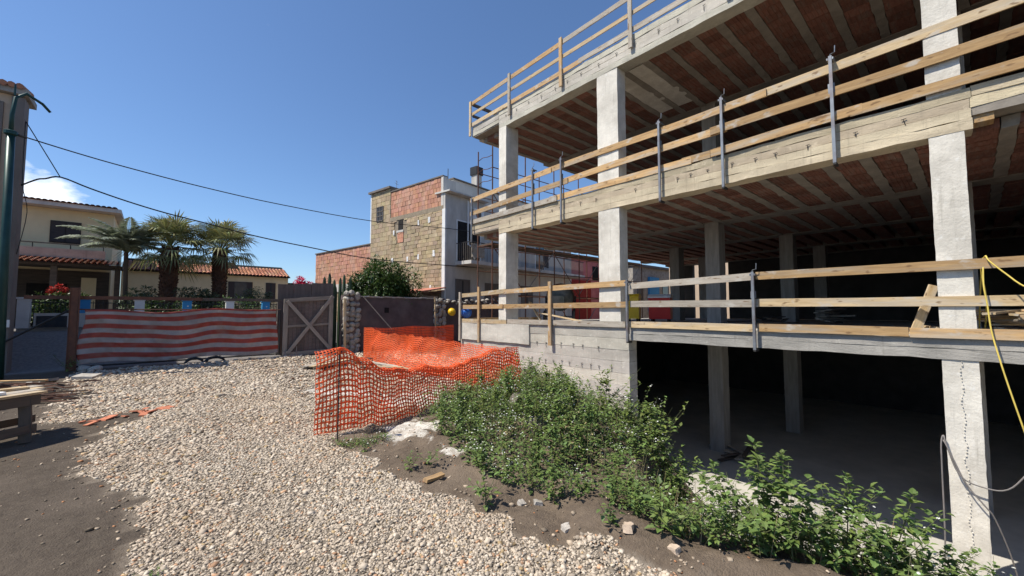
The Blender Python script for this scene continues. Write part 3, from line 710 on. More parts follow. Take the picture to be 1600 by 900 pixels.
# ------------------------------------------------------------------ things standing in the new building
# cement mixer
mx_ = thing('cement_mixer', 'grey green cement mixer behind the rail between the two farther columns', 'cement mixer', (10.25, 9.15, 1.278), R(35))
m = MB(); M_ = Matrix.Translation((0, 0, .86)) @ Matrix.Rotation(R(62), 4, 'Y')
m.lathe([(.18, -.42), (.36, -.36), (.44, -.12), (.44, .10), (.36, .30), (.22, .46), (.24, .48)], 22, M_); m.build('drum', 'mixer_paint', mx_, smooth=True, world_coords=False)
m = MB(); m.lathe([(.455, -.03), (.475, -.03), (.475, .03), (.455, .03)], 22, M_); m.build('ring_gear', 'rust', mx_, world_coords=False)
for sx in (-1, 1):
    m = MB(); m.tube([(-.45, sx * .42, 0.02), (0, sx * .50, .86), (.42, sx * .42, .02)], .025, 6); m.build('leg', 'black_steel', mx_, world_coords=False)
    m = MB(); m.lathe([(.06, -.03), (.2, -.03), (.2, .03), (.06, .03)], 18, Matrix.Translation((-.45, sx * .46, .2)) @ Matrix.Rotation(R(90), 4, 'X')); m.build('wheel', 'black_plastic', mx_, world_coords=False)
m = MB(); m.tube([(-.45, -.42, .2), (-.45, .42, .2)], .02, 6); m.build('axle', 'black_steel', mx_, world_coords=False)
m = MB(); m.rough(-.62, -.36, -.2, .2, .45, .86, (2, 2, 2), .01, 2); m.build('motor_housing', 'mixer_paint', mx_, world_coords=False)
# bins
def bin_(name, label, loc, w, h, mt, lid, rz):
    t_ = thing(name, label, 'bin', loc, rz)
    m = MB(); k = w / 2
    m.prism([(-k * .82, .12), (k * .82, .12), (k, h), (-k, h)], -k, k); m.build('body', mt, t_, world_coords=False)
    m = MB(); m.prism([(-k * 1.08, h), (k * 1.08, h), (k * 1.0, h + .05), (k * .55, h + .12), (-k * .55, h + .12), (-k * 1.0, h + .05)], -k * 1.05, k * 1.05); m.build('lid', lid, t_, world_coords=False)
    for sx in (-1, 1):
        for sy in (-1, 1):
            m = MB(); m.lathe([(.02, -.025), (.075, -.025), (.075, .025), (.02, .025)], 12, Matrix.Translation((sx * k * .6, sy * k * .75, .078)) @ Matrix.Rotation(R(90), 4, 'X')); m.build('wheel', 'black_plastic', t_, world_coords=False)
    m = MB(); m.tube([(k * 1.1, -k * .7, h - .05), (k * 1.25, -k * .7, h - .02), (k * 1.25, k * .7, h - .02), (k * 1.1, k * .7, h - .05)], .018, 6); m.build('handle', 'black_plastic', t_, world_coords=False)
bin_('waste_bin', 'yellow wheeled waste bin on the ground floor slab', (11.95, 7.45, 1.277), .42, .82, 'yellow_plastic', 'yellow_plastic', R(20))
bin_('waste_bin', 'red wheeled waste bin with white lid on the ground floor slab', (12.45, 6.75, 1.277), .66, .80, 'red_plastic', 'white_plastic', R(20))
# loose boards beside the mixer
for k, (a_, b_) in enumerate((((9.2, 9.35, 1.30), (9.6, 6.7, 1.31)), ((9.0, 9.3, 1.33), (9.35, 7.2, 1.30)), ((9.35, 9.4, 1.62), (9.5, 7.3, 1.30)), ((9.15, 9.5, 1.95), (9.3, 9.1, 1.30)))):
    o = board('loose_plank', a_, b_, .03, .14, 'pale_wood' if k != 1 else 'white_paint')
    tag(o, ('long pale plank lying lowest beside the cement mixer', 'whitewashed plank lying on the slab beside the mixer', 'pale plank propped at a slant beside the mixer', 'short pale plank standing up against the mixer')[k], 'plank', 'planks beside the mixer')
# short board leaning on the nearest street column
o = board('leaning_plank', (8.56, .60, 1.29), (8.62, .36, 2.03), .11, .035, 'pale_wood', roll=R(10)); tag(o, 'short pale plank leaning against the nearest street column', 'plank')
# timber heaps on the slab
def heap(label, loc, n_, ln, spread, mt=('pale_wood', 'wood', 'grey_wood'), seed=1, up=.30, cat='timber pile'):
    rr = random.Random(seed); t_ = thing('timber_pile', label, cat, loc)
    for k in range(n_):
        z = loc[2] + .018 + up * k / n_; a_ = rr.uniform(-.5, .5) + (1.3 if rr.random() < .3 else 0); L_ = ln * rr.uniform(.5, 1.1)
        cx, cy = loc[0] + rr.uniform(-1, 1) * spread, loc[1] + rr.uniform(-1, 1) * spread
        d = Vector((math.cos(a_), math.sin(a_), rr.uniform(-.04, .04)))
        c_ = Vector((cx, cy, z + .04)); board('plank', c_ - d * L_ / 2, c_ + d * L_ / 2, .028, rr.uniform(.08, .14), rr.choice(mt), t_, roll=rr.uniform(-.15, .15), seed=rr.random())
heap('jumbled heap of sunlit offcuts behind the nearest street column', (9.05, -.55, 1.28), 18, 1.2, .28, seed=4, up=.34)
heap('few short offcuts beside the leaning plank at the nearest column', (8.85, .42, 1.28), 5, .4, .1, seed=9, up=.1)
heap('dark stack of boards far inside on the ground floor', (14.6, 2.7, 1.28), 14, 1.1, .15, ('grey_wood', 'dark_wood'), 12, .4)
heap('dark scattered boards on the ground floor near the inner columns', (14.0, 4.2, 1.28), 9, 1.2, .5, ('dark_wood',), 15, .15)
heap('scatter of boards on the basement floor by the inner column', (11.6, 4.3, FLOOR), 8, 1.3, .35, ('grey_wood', 'dark_wood'), 18, .14)
# hose and cables
def cable(name, label, pts, r, mt, cat='cable', group=None, n=6, sub=4):
    P_ = [Vector(p) for p in pts]; out = []
    for i in range(len(P_) - 1):
        p0 = P_[max(i - 1, 0)]; p1 = P_[i]; p2 = P_[i + 1]; p3 = P_[min(i + 2, len(P_) - 1)]
        for k in range(sub):
            u = k / sub
            out.append(.5 * ((2 * p1) + (-p0 + p2) * u + (2 * p0 - 5 * p1 + 4 * p2 - p3) * u * u + (-p0 + 3 * p1 - 3 * p2 + p3) * u ** 3))
    out.append(P_[-1])
    m = MB(); m.tube(out, r, n)
    return tag(m.build(name, mt, smooth=True), label, cat, group)
cable('hose', 'yellow hose hung over the rail, dangling beside the nearest column', [(8.9, -.1, 1.3), (8.45, -.13, 1.8), (8.30, -.10, 2.2), (8.15, -.14, 2.37), (8.09, -.17, 2.30), (8.05, -.30, 2.12), (8.0, -.45, 1.94), (7.98, -.75, 1.75), (8.0, -1.2, 1.78)], .0085, 'hose', 'hose')
cable('hose', 'yellow hose hanging down in front of the slab edge into the basement', [(8.9, -.05, 1.31), (8.5, -.08, 1.9), (8.22, -.12, 2.35), (8.10, -.11, 2.0), (8.09, -.13, 1.75), (8.08, -.15, 1.40), (8.02, -.20, 1.05), (8.0, -.26, .7), (8.0, -.35, .22), (8.05, -.40, -.05), (8.2, -.5, -.6)], .0085, 'hose', 'hose')
cable('cable', 'grey cable looped round the foot of the nearest column', [(7.95, .45, FLOOR + .02), (8.08, .38, -1.6), (8.1, .365, -.5), (8.13, .36, -.15), (8.15, .335, -.04), (8.12, .31, -.16), (8.10, .2, -.53), (8.1, -.02, -.62), (8.1, -.2, -.58), (8.1, -.36, -.34), (8.1, -.6, .1), (8.3, -.9, .6), (8.45, -1.2, .98)], .009, 'grey_cable')
cable('cable', 'grey cable running slanting down the nearest column', [(8.14, .34, -.1), (8.11, .29, -.22), (8.10, .16, -.60), (8.1, .0, -.85), (8.14, -.08, -1.0), (8.3, -.2, -1.5), (8.5, -.3, FLOOR + .02)], .009, 'grey_cable')
# safety helmets
def helmet(label, loc, mt, rot):
    t_ = thing('safety_helmet', label, 'helmet', loc, 0); t_.rotation_euler = rot
    m = MB(); m.lathe([(.155, 0), (.152, .04), (.138, .085), (.105, .125), (.055, .15), (.004, .157)], 20); m.build('shell', mt, t_, smooth=True, world_coords=False)
    m = MB(); m.lathe([(.12, -.006), (.185, -.014), (.188, -.006), (.155, .008)], 20, Matrix.Translation((.02, 0, 0))); m.build('brim', mt, t_, world_coords=False)
    m = MB(); m.box(-.10, .10, -.014, .014, .148, .163); m.build('ridge', mt, t_, world_coords=False)
helmet('yellow safety helmet hung on the rough stone wall', (10.45, 16.12, 1.62), 'yellow_plastic', (R(80), 0, R(-15)))
helmet('blue safety helmet hung on the far end of the ground floor rail', (8.32, 11.90, 1.60), 'blue_plastic', (R(85), 0, R(-35)))

# ------------------------------------------------------------------ scaffold behind the far end
scf = thing('scaffold', 'rusty tube scaffold standing beyond the far end of the new building', 'scaffold', (9.95, 12.4, 0))
xs_ = [9.95, 11.75, 13.55, 15.3, 17.1, 18.9, 20.9]
for y in (12.45, 13.4):
    for i, x in enumerate(xs_):
        m = MB(); m.tube([(x, y, 0), (x, y, 8.3 if x < 16 else 7.6)], .026, 6); m.build('standard', 'rust', scf)
    for z in (1.1, 2.3, 3.3, 4.3, 5.3, 5.85, 6.4, 7.4):
        m = MB(); m.tube([(xs_[0], y, z), (xs_[-1], y, z)], .02, 5); m.build('ledger', 'rust', scf)
for i, x in enumerate(xs_):
    for z in (2.3, 4.3, 6.4):
        m = MB(); m.tube([(x, 12.45, z), (x, 13.4, z)], .02, 5); m.build('transom', 'rust', scf)
for i in range(len(xs_) - 1):
    for z in (2.3, 4.3, 6.4):
        a_, b_ = ((xs_[i], xs_[i + 1]) if (i + int(z)) % 2 else (xs_[i + 1], xs_[i]))
        m = MB(); m.tube([(a_, 12.49, z - 1.9), (b_, 12.49, z)], .018, 5); m.build('brace', 'steel' if i % 2 else 'rust', scf)
    m = MB(); m.box(xs_[i] + .02, xs_[i + 1] - .02, 12.5, 13.35, 4.33, 4.38); m.build('deck', 'dark_wood', scf)
for z in (5.2, 5.7, 6.3, 6.9, 7.4, 7.9):
    m = MB(); m.tube([(9.95, 13.4, z), (9.95, 13.1, z + .06), (9.95, 12.75, z), (9.95, 12.45, z)], .014, 5); m.build('ladder_rung', 'rust', scf)
# ------------------------------------------------------------------ gate line at y = 16.6
GYL = 16.6
t_ = thing('site_gate', 'sliding steel gate covered with red and white striped sheeting', 'gate', (.9, GYL, 0))
m = MB(); m.tube([(-1.6, GYL, .10), (3.46, GYL, .12)], .028, 6); m.build('bottom_rail', 'black_steel', t_)
m = MB(); m.tube([(-1.6, GYL, 1.70), (3.46, GYL, 1.70)], .02, 6); m.build('top_rail', 'rust', t_)
for x in (-1.58, 3.45):
    m = MB(); m.tube([(x, GYL, .1), (x, GYL, 1.7)], .025, 6); m.build('upright', 'rust' if x < 0 else 'black_steel', t_)
for x in (.62,):
    m = MB(); m.tube([(x + 1.1, GYL + .03, .1), (x + 1.1, GYL + .03, 1.7)], .018, 6); m.build('upright', 'black_steel', t_)
# sheeting: eleven stripes, wrinkled, a little wavy along top and bottom
m = MB(); NX, NZ = 150, 66
for j in range(NZ + 1):
    for i in range(NX + 1):
        u, v = i / NX, j / NZ
        x = -1.50 + 4.86 * u - .07 * math.sin(v * 5.5) * (1 - u) ** 6 + .05 * math.sin(v * 4 + 1) * u ** 8
        sag = .045 * math.sin(u * 9.5) + .03 * math.sin(u * 21 + 1)
        z = .16 + .035 * math.sin(u * 13) + .05 * (1 - u) * 0 + (1.53 - .045 * math.sin(u * 6)) * v + sag * (1 - abs(2 * v - 1)) 
        p = Vector((x * 1.6, v * 2.2, 0))
        y = GYL - .05 - .035 * mnoise.noise(Vector((x * 1.3, z * 1.1, 1))) - .028 * mnoise.noise(Vector((x * 3.1 + z * 2, z * 3.5 - x, 4))) - .016 * mnoise.noise(Vector((x * 8 + z * 6, z * 7, 7))) - .012 * abs(mnoise.noise(Vector((x * 5 - z * 9, z * 4 + x * 2, 11))))
        red = (j // 6) % 2 == 1 or j > NZ - 3
        m.v.append((x, y, z)); m.c.append((.50, .095, .07) if red else (.56, .51, .49))
for j in range(NZ):
    for i in range(NX):
        a_ = j * (NX + 1) + i; m.f.append((a_, a_ + 1, a_ + NX + 2, a_ + NX + 1))
sh = m.build('striped_sheeting', 'tarp', t_, colours=True, smooth=True)
so_ = sh.modifiers.new('thickness', 'SOLIDIFY'); so_.thickness = .003
for k, (x, s_) in enumerate(((1.02, 1.0), (1.55, 1.15))):
    m = MB(); m.tube([(x - .22 * s_, GYL - .12, .02), (x - .12 * s_, GYL - .12, .12), (x + .05, GYL - .11, .16), (x + .2 * s_, GYL - .13, .10), (x + .25 * s_, GYL - .14, .015)], [.03, .05, .04, .05, .02], 7)
    m.tube([(x - .15, GYL - .16, .1), (x - .2, GYL - .22, .01)], .02, 5)
    tag(m.build('plastic_scrap', 'black_plastic'), ('left', 'right')[k] + ' one of two black plastic scraps under the striped gate', 'scrap')
t_ = thing('gate_post', 'rusty brown steel post at the left end of the striped gate', 'post', (-1.64, GYL, 0))
m = MB(); m.box(-1.75, -1.735, GYL - .09, GYL + .09, 0, 2.32); m.box(-1.575, -1.56, GYL - .09, GYL + .09, 0, 2.32); m.box(-1.734, -1.576, GYL - .012, GYL + .012, 0, 2.318); m.build('flanges', 'rust', t_)
m = MB(); m.rough(-1.73, -1.58, GYL - .075, GYL - .013, 0, 2.30, (2, 1, 10), .004, 3); m.build('web_plate', 'rust', t_)
m = MB(); m.tube([(-1.7, GYL + .1, 1.72), (-3.6, GYL + .5, .35)], .03, 6); m.build('brace', 'black_steel', t_)
t_ = thing('crossbeam', 'long brown timber beam spanning above the striped gate', 'beam', (.5, GYL + .12, 1.98))
board('timber', (-2.6, GYL + .13, 2.03), (1.2, GYL + .13, 2.04), .10, .07, 'rust', t_); board('timber', (1.22, GYL + .13, 2.04), (3.5, GYL + .13, 2.04), .10, .07, 'dark_wood', t_)
# wooden gate leaf with crossed braces
t_ = thing('wooden_gate', 'weathered plank gate leaf with an X brace beside the striped gate', 'gate', (4.4, GYL, 0))
n_ = 12
for k in range(n_):
    x = 3.60 + (5.22 - 3.60) * (k + .5) / n_
    board('plank', (x, GYL, .04), (x, GYL, 2.06 + .12 * k / n_), (5.22 - 3.60) / n_ - .006, .025, 'gate_wood', t_)
fz = GYL - .035
for p0, p1, w in (((3.62, fz, .03), (3.62, fz, 2.08), .15), ((5.20, fz, .05), (5.20, fz, 2.2), .15)): board('stile', p0, p1, w, .04, 'gate_frame', t_)
board('rail', (3.56, fz - .042, 2.03), (5.26, fz - .042, 2.18), .14, .035, 'gate_frame', t_)
board('rail', (3.56, fz - .042, .09), (5.26, fz - .042, .13), .14, .035, 'gate_frame', t_)
board('rail', (3.7, fz + .002, 1.09), (5.12, fz + .002, 1.16), .08, .03, 'gate_frame', t_)
board('brace', (3.70, fz - .08, .12), (5.24, fz - .08, 2.24), .12, .03, 'gate_frame', t_)
board('brace', (3.64, fz - .112, 2.02), (5.20, fz - .112, .16), .12, .03, 'gate_frame', t_)
m = MB(); m.tube([(4.0, fz - .06, .12), (4.0, fz - .06, .36)], .016, 5); m.build('bolt', 'steel', t_)
t_ = thing('board_screen', 'dark board screen standing above and behind the wooden gate', 'screen', (4.45, GYL + .5, 0))
for k, (x0, x1, zt) in enumerate(((3.45, 3.98, 2.66), (3.985, 4.60, 2.70), (4.605, 5.42, 2.76))):
    m = MB(); m.rough(x0, x1, GYL + .45, GYL + .5, .0, zt, (8, 1, 14), .012, k, 3.0); m.build('panel', 'gate_wood', t_)
# rough stone piers and the low wall
STONES = []
for k in range(7):
    m = MB(); rr = random.Random(k)
    pts = []
    N1, N2 = 6, 9
    prof = [(math.sin(math.pi * i / N1), -math.cos(math.pi * i / N1)) for i in range(N1 + 1)]
    m.lathe([(max(r, .02), z) for r, z in prof], N2)
    m.v = [tuple(Vector(v) * (1 + .28 * mnoise.noise(Vector(v) * 1.3 + Vector((k * 5, 0, 0))))) for v in m.v]
    STONES.append(m.mesh('stone', 'stone'))
def stone(parent, loc, s, rr, me=None):
    o = bpy.data.objects.new('stone', me or rr.choice(STONES)); col.objects.link(o)
    o.location = loc; o.scale = s; o.rotation_euler = (rr.uniform(-.4, .4), rr.uniform(-.4, .4), rr.uniform(0, 6.28))
    if parent is not None: o.parent = parent; o.matrix_parent_inverse = mbasis(parent).inverted()
    return o
def pier(label, x0, x1, y0, y1, z1, seed, wide=2):
    t_ = thing('stone_pier', label, 'pier', ((x0 + x1) / 2, (y0 + y1) / 2, 0)); rr = random.Random(seed)
    m = MB(); m.rough(x0 + .06, x1 - .06, y0 + .08, y1, 0, z1 - .05, (4, 3, 12), .02, seed); m.build('core', 'plaster_dark', t_)
    z = .08
    while z < z1:
        h = rr.uniform(.16, .26)
        for c_ in range(wide):
            w = (x1 - x0) / wide
            stone(t_, (x0 + w * (c_ + .5) + rr.uniform(-.03, .03), y0 + rr.uniform(.05, .13), z + rr.uniform(-.07, .07)), (w * rr.uniform(.4, .75), .13, h * rr.uniform(.42, .68)), rr)
        z += h
pier('rubble stone pier beside the wooden gate', 5.62, 6.30, GYL - .25, GYL + .3, 2.35, 3, 3)
pier('narrower rubble stone pier farther along the dark wall', 9.75, 10.35, GYL - .22, GYL + .3, 2.30, 5, 3)
t_ = thing('boundary_wall', 'dark rendered boundary wall with pale ragged coping beyond the orange netting', 'wall', (8, GYL, 0))
m = MB(); m.rough(6.2, 9.78, GYL - .05, GYL + .2, 0, 2.22, (36, 2, 20), .012, 8); m.build('wall_panel', 'plaster_dark', t_)
m = MB(); m.rough(10.3, 13.8, GYL - .02, GYL + .2, 0, 2.18, (30, 2, 20), .012, 9); m.build('wall_panel', 'plaster_dark', t_)
m = MB(); m.rough(6.15, 9.8, GYL - .09, GYL + .25, 2.22, 2.275, (40, 2, 1), .022, 10, 6.0); m.build('coping', 'stone', t_)
rr = random.Random(3)
for k in range(34): stone(t_, (9.9 + k * .115, GYL + rr.uniform(-.06, .1), 2.22 + rr.uniform(-.1, .03) - (.12 if k % 3 else 0)), (rr.uniform(.07, .12), .1, rr.uniform(.05, .085)), rr)
m = MB(); m.box(7.37, 7.56, GYL - .075, GYL - .04, 1.58, 1.80); m.build('vent_hole', 'dark_void', t_)
o = board('prop', (6.35, GYL - .35, 2.22), (7.55, GYL - .5, .85), .035, .035, 'grey_wood'); tag(o, 'thin grey batten slanting across the dark boundary wall', 'batten')
o = board('stake', (5.48, GYL - .3, 0), (5.50, GYL - .28, 2.1), .06, .05, 'dark_wood'); tag(o, 'dark upright stake between wooden gate and stone pier', 'stake')
o = board('stake', (5.62, GYL - .42, 0), (5.60, GYL - .40, 2.15), .09, .06, 'pale_wood'); tag(o, 'pale upright timber against the stone pier', 'stake')
o = board('stake', (9.72, GYL - .34, .2), (9.66, GYL - .30, 2.3), .05, .05, 'pale_wood'); tag(o, 'thin pale upright batten on the narrower stone pier', 'stake')
# ------------------------------------------------------------------ orange safety netting
def net(name, label, S, length, height, parent=None, cell=.052):
    ns = int(length / cell); ntz = int(height / (cell * 1.1))
    hole = [(.165, .31), (.30, .15), (.70, .15), (.835, .31), (.835, .69), (.70, .85), (.30, .85), (.165, .69)]
    m = MB(); gid = {}
    def gv(i, j):
        if (i, j) not in gid: gid[(i, j)] = len(m.v); m.v.append(tuple(S(i / ns, j / ntz)))
        return gid[(i, j)]
    for i in range(ns):
        for j in range(ntz):
            a_, b_, c_, d = gv(i, j), gv(i + 1, j), gv(i + 1, j + 1), gv(i, j + 1)
            h0 = len(m.v)
            for hx, hz in hole: m.v.append(tuple(S((i + hx) / ns, (j + hz) / ntz)))
            h = [h0 + k for k in range(8)]
            m.f += [(a_, b_, h[2], h[1]), (b_, c_, h[4], h[3]), (c_, d, h[6], h[5]), (d, a_, h[0], h[7]), (a_, h[1], h[0]), (b_, h[3], h[2]), (c_, h[5], h[4]), (d, h[7], h[6])]
    m.c = [(1, 1, 1)] * len(m.v)
    o = m.build(name, 'net', parent, smooth=True)
    md = o.modifiers.new('thickness', 'SOLIDIFY'); md.thickness = .004
    return o
def N3(p, s): return mnoise.noise(Vector(p) + Vector((s, s * .3, 0)))
gz1 = lambda x, y: float(ground_z(x, y))
fence = thing('safety_net_fence', 'orange plastic safety net fence on thin stakes round the pit', 'net fence', (3.9, 6.2, 0))
A_ = Vector((1.60, 5.62, 0)); B_ = Vector((5.95, 6.50, 0))
def S_front(u, v):
    # left flap swings back from the stake, top fifth of the net has flopped over inwards
    p = A_.lerp(B_, u); 
    if u < .07: p = p + Vector((.10, .35, 0)) * (1 - u / .07) ** 1.2 * .5
    zb = gz1(p.x, p.y) + .02 + .03 * math.sin(u * 17)
    top = .90 + .10 * math.exp(-((u - .09) / .06) ** 2) - .34 * math.sin(math.pi * min(1, max(0, (u - .1) / .9))) ** 1.3 + .14 * u
    fold = .76
    b = .13 * N3((u * 6, v * 1.5, 0), 3) + .09 * N3((u * 16, v * 2.2, 0), 8) + .03 * N3((u * 40, v * 6, 0), 5)
    side = Vector((.17, -.98, 0))
    amp = max(0, 1 - u * 1.1)
    if v <= fold:
        t = v / fold; z = zb + top * t
        off = b * math.sin(math.pi * min(1, t * .8 + .1)) - .10 * t * t * math.sin(math.pi * u)
        return p - side * (-off) + Vector((0, 0, z))
    t = (v - fold) / (1 - fold)
    fl = .30 * math.sin(math.pi * min(1, max(0.12, u * 1.05)))
    z = zb + top + .05 * math.sin(t * 2.2) - .22 * t * t * math.sin(math.pi * u) + (.14 * t * (1 - math.sin(math.pi * u)))
    off = b * .6 - .10 * math.sin(math.pi * u)
    return p - side * (fl * t - off) + Vector((0, 0, z))
net('net', '', S_front, 4.6, 1.08, fence)
C_ = Vector((5.62, 14.3, 0))
def S_side(u, v):
    p = B_.lerp(C_, u)
    zb = gz1(p.x, p.y) + .02
    top = (1.05 - .26 * math.sin(math.pi * u) ** 2 * (1 + .5 * math.sin(u * 9))) if u > .02 else 1.05
    b = .20 * N3((u * 7, v * 1.2, 0), 13) + .07 * N3((u * 25, v * 3, 0), 18)
    w = min(1, u * 9, (1 - u) * 9)
    return p + Vector((-b * w * math.sin(math.pi * (v * .7 + .15)) - .45 * math.sin(math.pi * u) * (1 - v) ** 1.5, 0, zb + top * v))
net('net', '', S_side, 7.9, 1.08, fence, .056)
D_ = Vector((9.6, 14.6, 0))
def S_back(u, v):
    p = C_.lerp(D_, u); b = .12 * N3((u * 7, v * 1.2, 0), 23); w = min(1, u * 9, (1 - u) * 9)
    return p + Vector((0, -b * w, .03 + v * (1.04 - .05 * math.sin(math.pi * u * 2) ** 2)))
net('net', '', S_back, 4.0, 1.06, fence, .058)
for x, y, tilt, h, cap in ((1.82, 5.42, (0, 0), 1.16, True), (5.95, 6.46, (-.28, .05), 1.12, False), (5.62, 14.3, (0, 0), 1.1, False), (9.6, 14.6, (0, 0), 1.1, False), (5.75, 10.4, (.03, 0), .85, False)):
    z = gz1(x, y); m = MB(); m.tube([(x, y, z - .05), (x + tilt[0], y + tilt[1], z + h)], .0085, 6); o = m.build('stake', 'black_steel', fence)
    if cap:
        m = MB(); m.lathe([(.012, -.06), (.018, -.05), (.018, -.005), (.030, 0), (.030, .022), (.01, .03)], 12, Matrix.Translation((x + tilt[0], y + tilt[1], z + h))); m.build('cap', 'net', o)
# planks stacked on the ground behind the net
t_ = thing('plank_stack', 'low stack of weathered planks on the gravel behind the orange net', 'plank stack', (4.3, 12.9, 0))
rr = random.Random(21)
for k in range(9):
    z = .03 + .032 * (k // 3); off = (k % 3) * .22
    a_ = Vector((3.35 + off * .6 + rr.uniform(-.15, .15), 12.5 - off + rr.uniform(-.1, .1), z)); b_ = a_ + Vector((1.75 + rr.uniform(-.3, .25), 1.25 + rr.uniform(-.25, .25), rr.uniform(0, .02)))
    board('plank', a_, b_, .026, .18, rr.choice(('pale_wood', 'grey_wood', 'grey_wood', 'dark_wood')), t_, seed=k)
for k, (a_, b_, mt) in enumerate((((4.6, 12.0, .05), (5.2, 10.4, .12), 'pale_wood'), ((4.9, 12.6, .12), (5.35, 10.9, .06), 'grey_wood'), ((5.1, 10.9, .06), (5.6, 10.2, .05), 'pale_wood'))):
    o = board('loose_plank', a_, b_, .026, .15, mt); tag(o, ('pale plank inside the netting nearest the plank stack', 'grey plank inside the netting crossing another', 'short pale plank farthest right inside the netting')[k], 'plank')
# small timber offcut and clods on the bare soil strip
o = board('timber_offcut', (2.02, 3.55, gz1(2.02, 3.55) + .03), (2.26, 3.62, gz1(2.26, 3.62) + .04), .03, .055, 'wood', roll=.2); tag(o, 'small split wood offcut on the edge of the gravel', 'offcut')
for k, (x, y, s_, mt, lb) in enumerate(((2.42, 2.62, .045, 'stone', 'pale angular stone on the dark soil strip, left of two'), (2.52, 2.52, .05, 'stone', 'pale angular stone on the dark soil strip, right of two'), (2.55, 1.66, .055, 'cream_plaster', 'brown lump of brick at the gravel edge by a small weed'), (2.62, 1.36, .045, 'cream_plaster', 'tan brick fragment at the foot of a low weed'), (1.45, 1.72, .02, 'red_petal', 'small red scrap lying on the gravel'), (1.72, 1.72, .022, 'terracotta', 'small orange tile chip on the gravel'), (2.4, 2.1, .05, 'stone', 'dusty stone half buried where gravel meets soil'))):
    s_ *= .62; m = MB(); m.rough(-1, 1, -1.1, 1.1, -.7, .7, (3, 3, 3), .22, k * 3 + 1, .8); m.v = [tuple(Vector(v) * s_) for v in m.v]
    o = m.build('rubble_stone', mt); o.location = (x, y, gz1(x, y) + s_ * .4); o.rotation_euler = (.2, .1, k); tag(o, lb, 'stone')
# rubbly stones showing in the mound
MOUNDSTONE = STONES[2].copy(); MOUNDSTONE.materials.clear(); MOUNDSTONE.materials.append(MATS['mound_stone'])
for k, (x, y, s_) in enumerate(((4.55, 3.75, .30), (5.1, 3.75, .24), (4.1, 4.5, .26), (5.5, 4.2, .28), (4.75, 3.2, .22), (3.6, 3.6, .2))):
    rr = random.Random(k); o = stone(None, (x, y, gz1(x, y) + .10), (s_ * .75, s_ * .6, s_ * .65), rr, MOUNDSTONE); o.name = 'boulder'
    tag(o, ('largest boulder half buried in the middle of the weedy mound', 'pale boulder on the right slope of the weedy mound', 'boulder on the left part of the mound near the net', 'boulder near the top right of the mound', 'small boulder low on the mound above the soil strip', 'small boulder at the left foot of the mound')[k], 'boulder', 'boulders in the mound')
# broken roof tiles on the left earth
rr = random.Random(5)
for k in range(16):
    t = rr.random(); x = -.75 + .95 * t + rr.uniform(-.1, .1); y = 8.7 + .35 * t + rr.uniform(-.22, .22); s_ = rr.uniform(.04, .11)
    m = MB(); m.prism([(-s_, 0), (s_ * .8, 0), (s_ * rr.uniform(.5, 1), .016), (-s_ * .9, .018)], -s_ * .7, s_ * rr.uniform(.4, .8)); o = m.build('tile_shard', 'terracotta'); o.location = (x, y, gz1(x, y) + .012); o.rotation_euler = (rr.uniform(-.2, .2), rr.uniform(-.2, .2), rr.uniform(0, 6)); tag(o, 'broken orange tile shard on the edge of the dark earth', 'tile shard', 'broken tiles by the gravel edge')

# ------------------------------------------------------------------ trestle bench and debris on the left
t_ = thing('trestle_bench', 'rough timber work bench standing on the dark earth at the left edge', 'bench', (-1.5, 8.4, 0))
def bp_(u, w, z): # u along the bench to the left, w across to the back
    o_ = Vector((-1.05, 7.98, 0)); du = Vector((-.68, -.60, 0)).normalized(); dw = Vector((-.13, .82, 0)).normalized() 
    return o_ + du * u + dw * w + Vector((0, 0, z))
for k in range(4): board('top_board', bp_(-.02 + .03 * (k % 2), .09 + k * .19, .605), bp_(1.9, .09 + k * .19, .605), .028, .18, ('pale_wood', 'grey_wood')[k % 2], t_, seed=k)
for u in (.12, 1.7):
    for w in (.06, .7): board('leg', bp_(u, w, 0), bp_(u + .03, w, .585), .11, .05, 'dark_wood', t_)
for w in (.02, .74):
    board('side_rail', bp_(.0, w, .52), bp_(1.85, w, .52), .12, .028, 'dark_wood', t_); board('side_rail', bp_(.02, w, .17), bp_(1.85, w, .17), .10, .028, 'dark_wood', t_)
board('end_rail', bp_(.1, .05, .32), bp_(.1, .72, .32), .1, .028, 'dark_wood', t_)
for k, (u, w, ln, mt) in enumerate(((.12, .45, .3, 'pale_wood'), (.35, .2, .36, 'white_paint'), (.75, .5, .5, 'pale_wood'))):
    o = board('offcut', bp_(u, w, .640), bp_(u + ln, w + .08, .640), .03, .11, mt); tag(o, ('short pale offcut at the right end of the work bench', 'whitewashed offcut on the near side of the work bench', 'longer pale offcut farther left on the work bench')[k], 'offcut')
o = board('loose_plank', (-3.2, 13.0, .30), (-1.55, 12.35, .27), .03, .09, 'wood'); tag(o, 'yellowish plank lying on the scrap heap behind the bench', 'plank')
t_ = thing('rebar_heap', 'heap of rusty bars and sticks behind the work bench', 'scrap heap', (-1.9, 12.3, 0))
rr = random.Random(9)
for k in range(90):
    x, y = -2.3 + rr.uniform(-1.1, 1.0), 12.2 + rr.uniform(-1.2, 1.2); a_ = rr.uniform(-.9, .5); ln = rr.uniform(.4, 1.5); z = .02 + .24 * rr.random() * max(.1, 1 - abs(x + 2.3) / 1.2)
    d = Vector((math.cos(a_), math.sin(a_) * .8, rr.uniform(-.08, .08)))
    c_ = Vector((x, y, z)); m = MB(); m.tube([c_ - d * ln / 2, c_ + Vector((0, 0, rr.uniform(-.03, .05))), c_ + d * ln / 2], rr.uniform(.007, .016), 5); m.build('bar', 'rust' if rr.random() < .75 else 'dark_wood', t_)
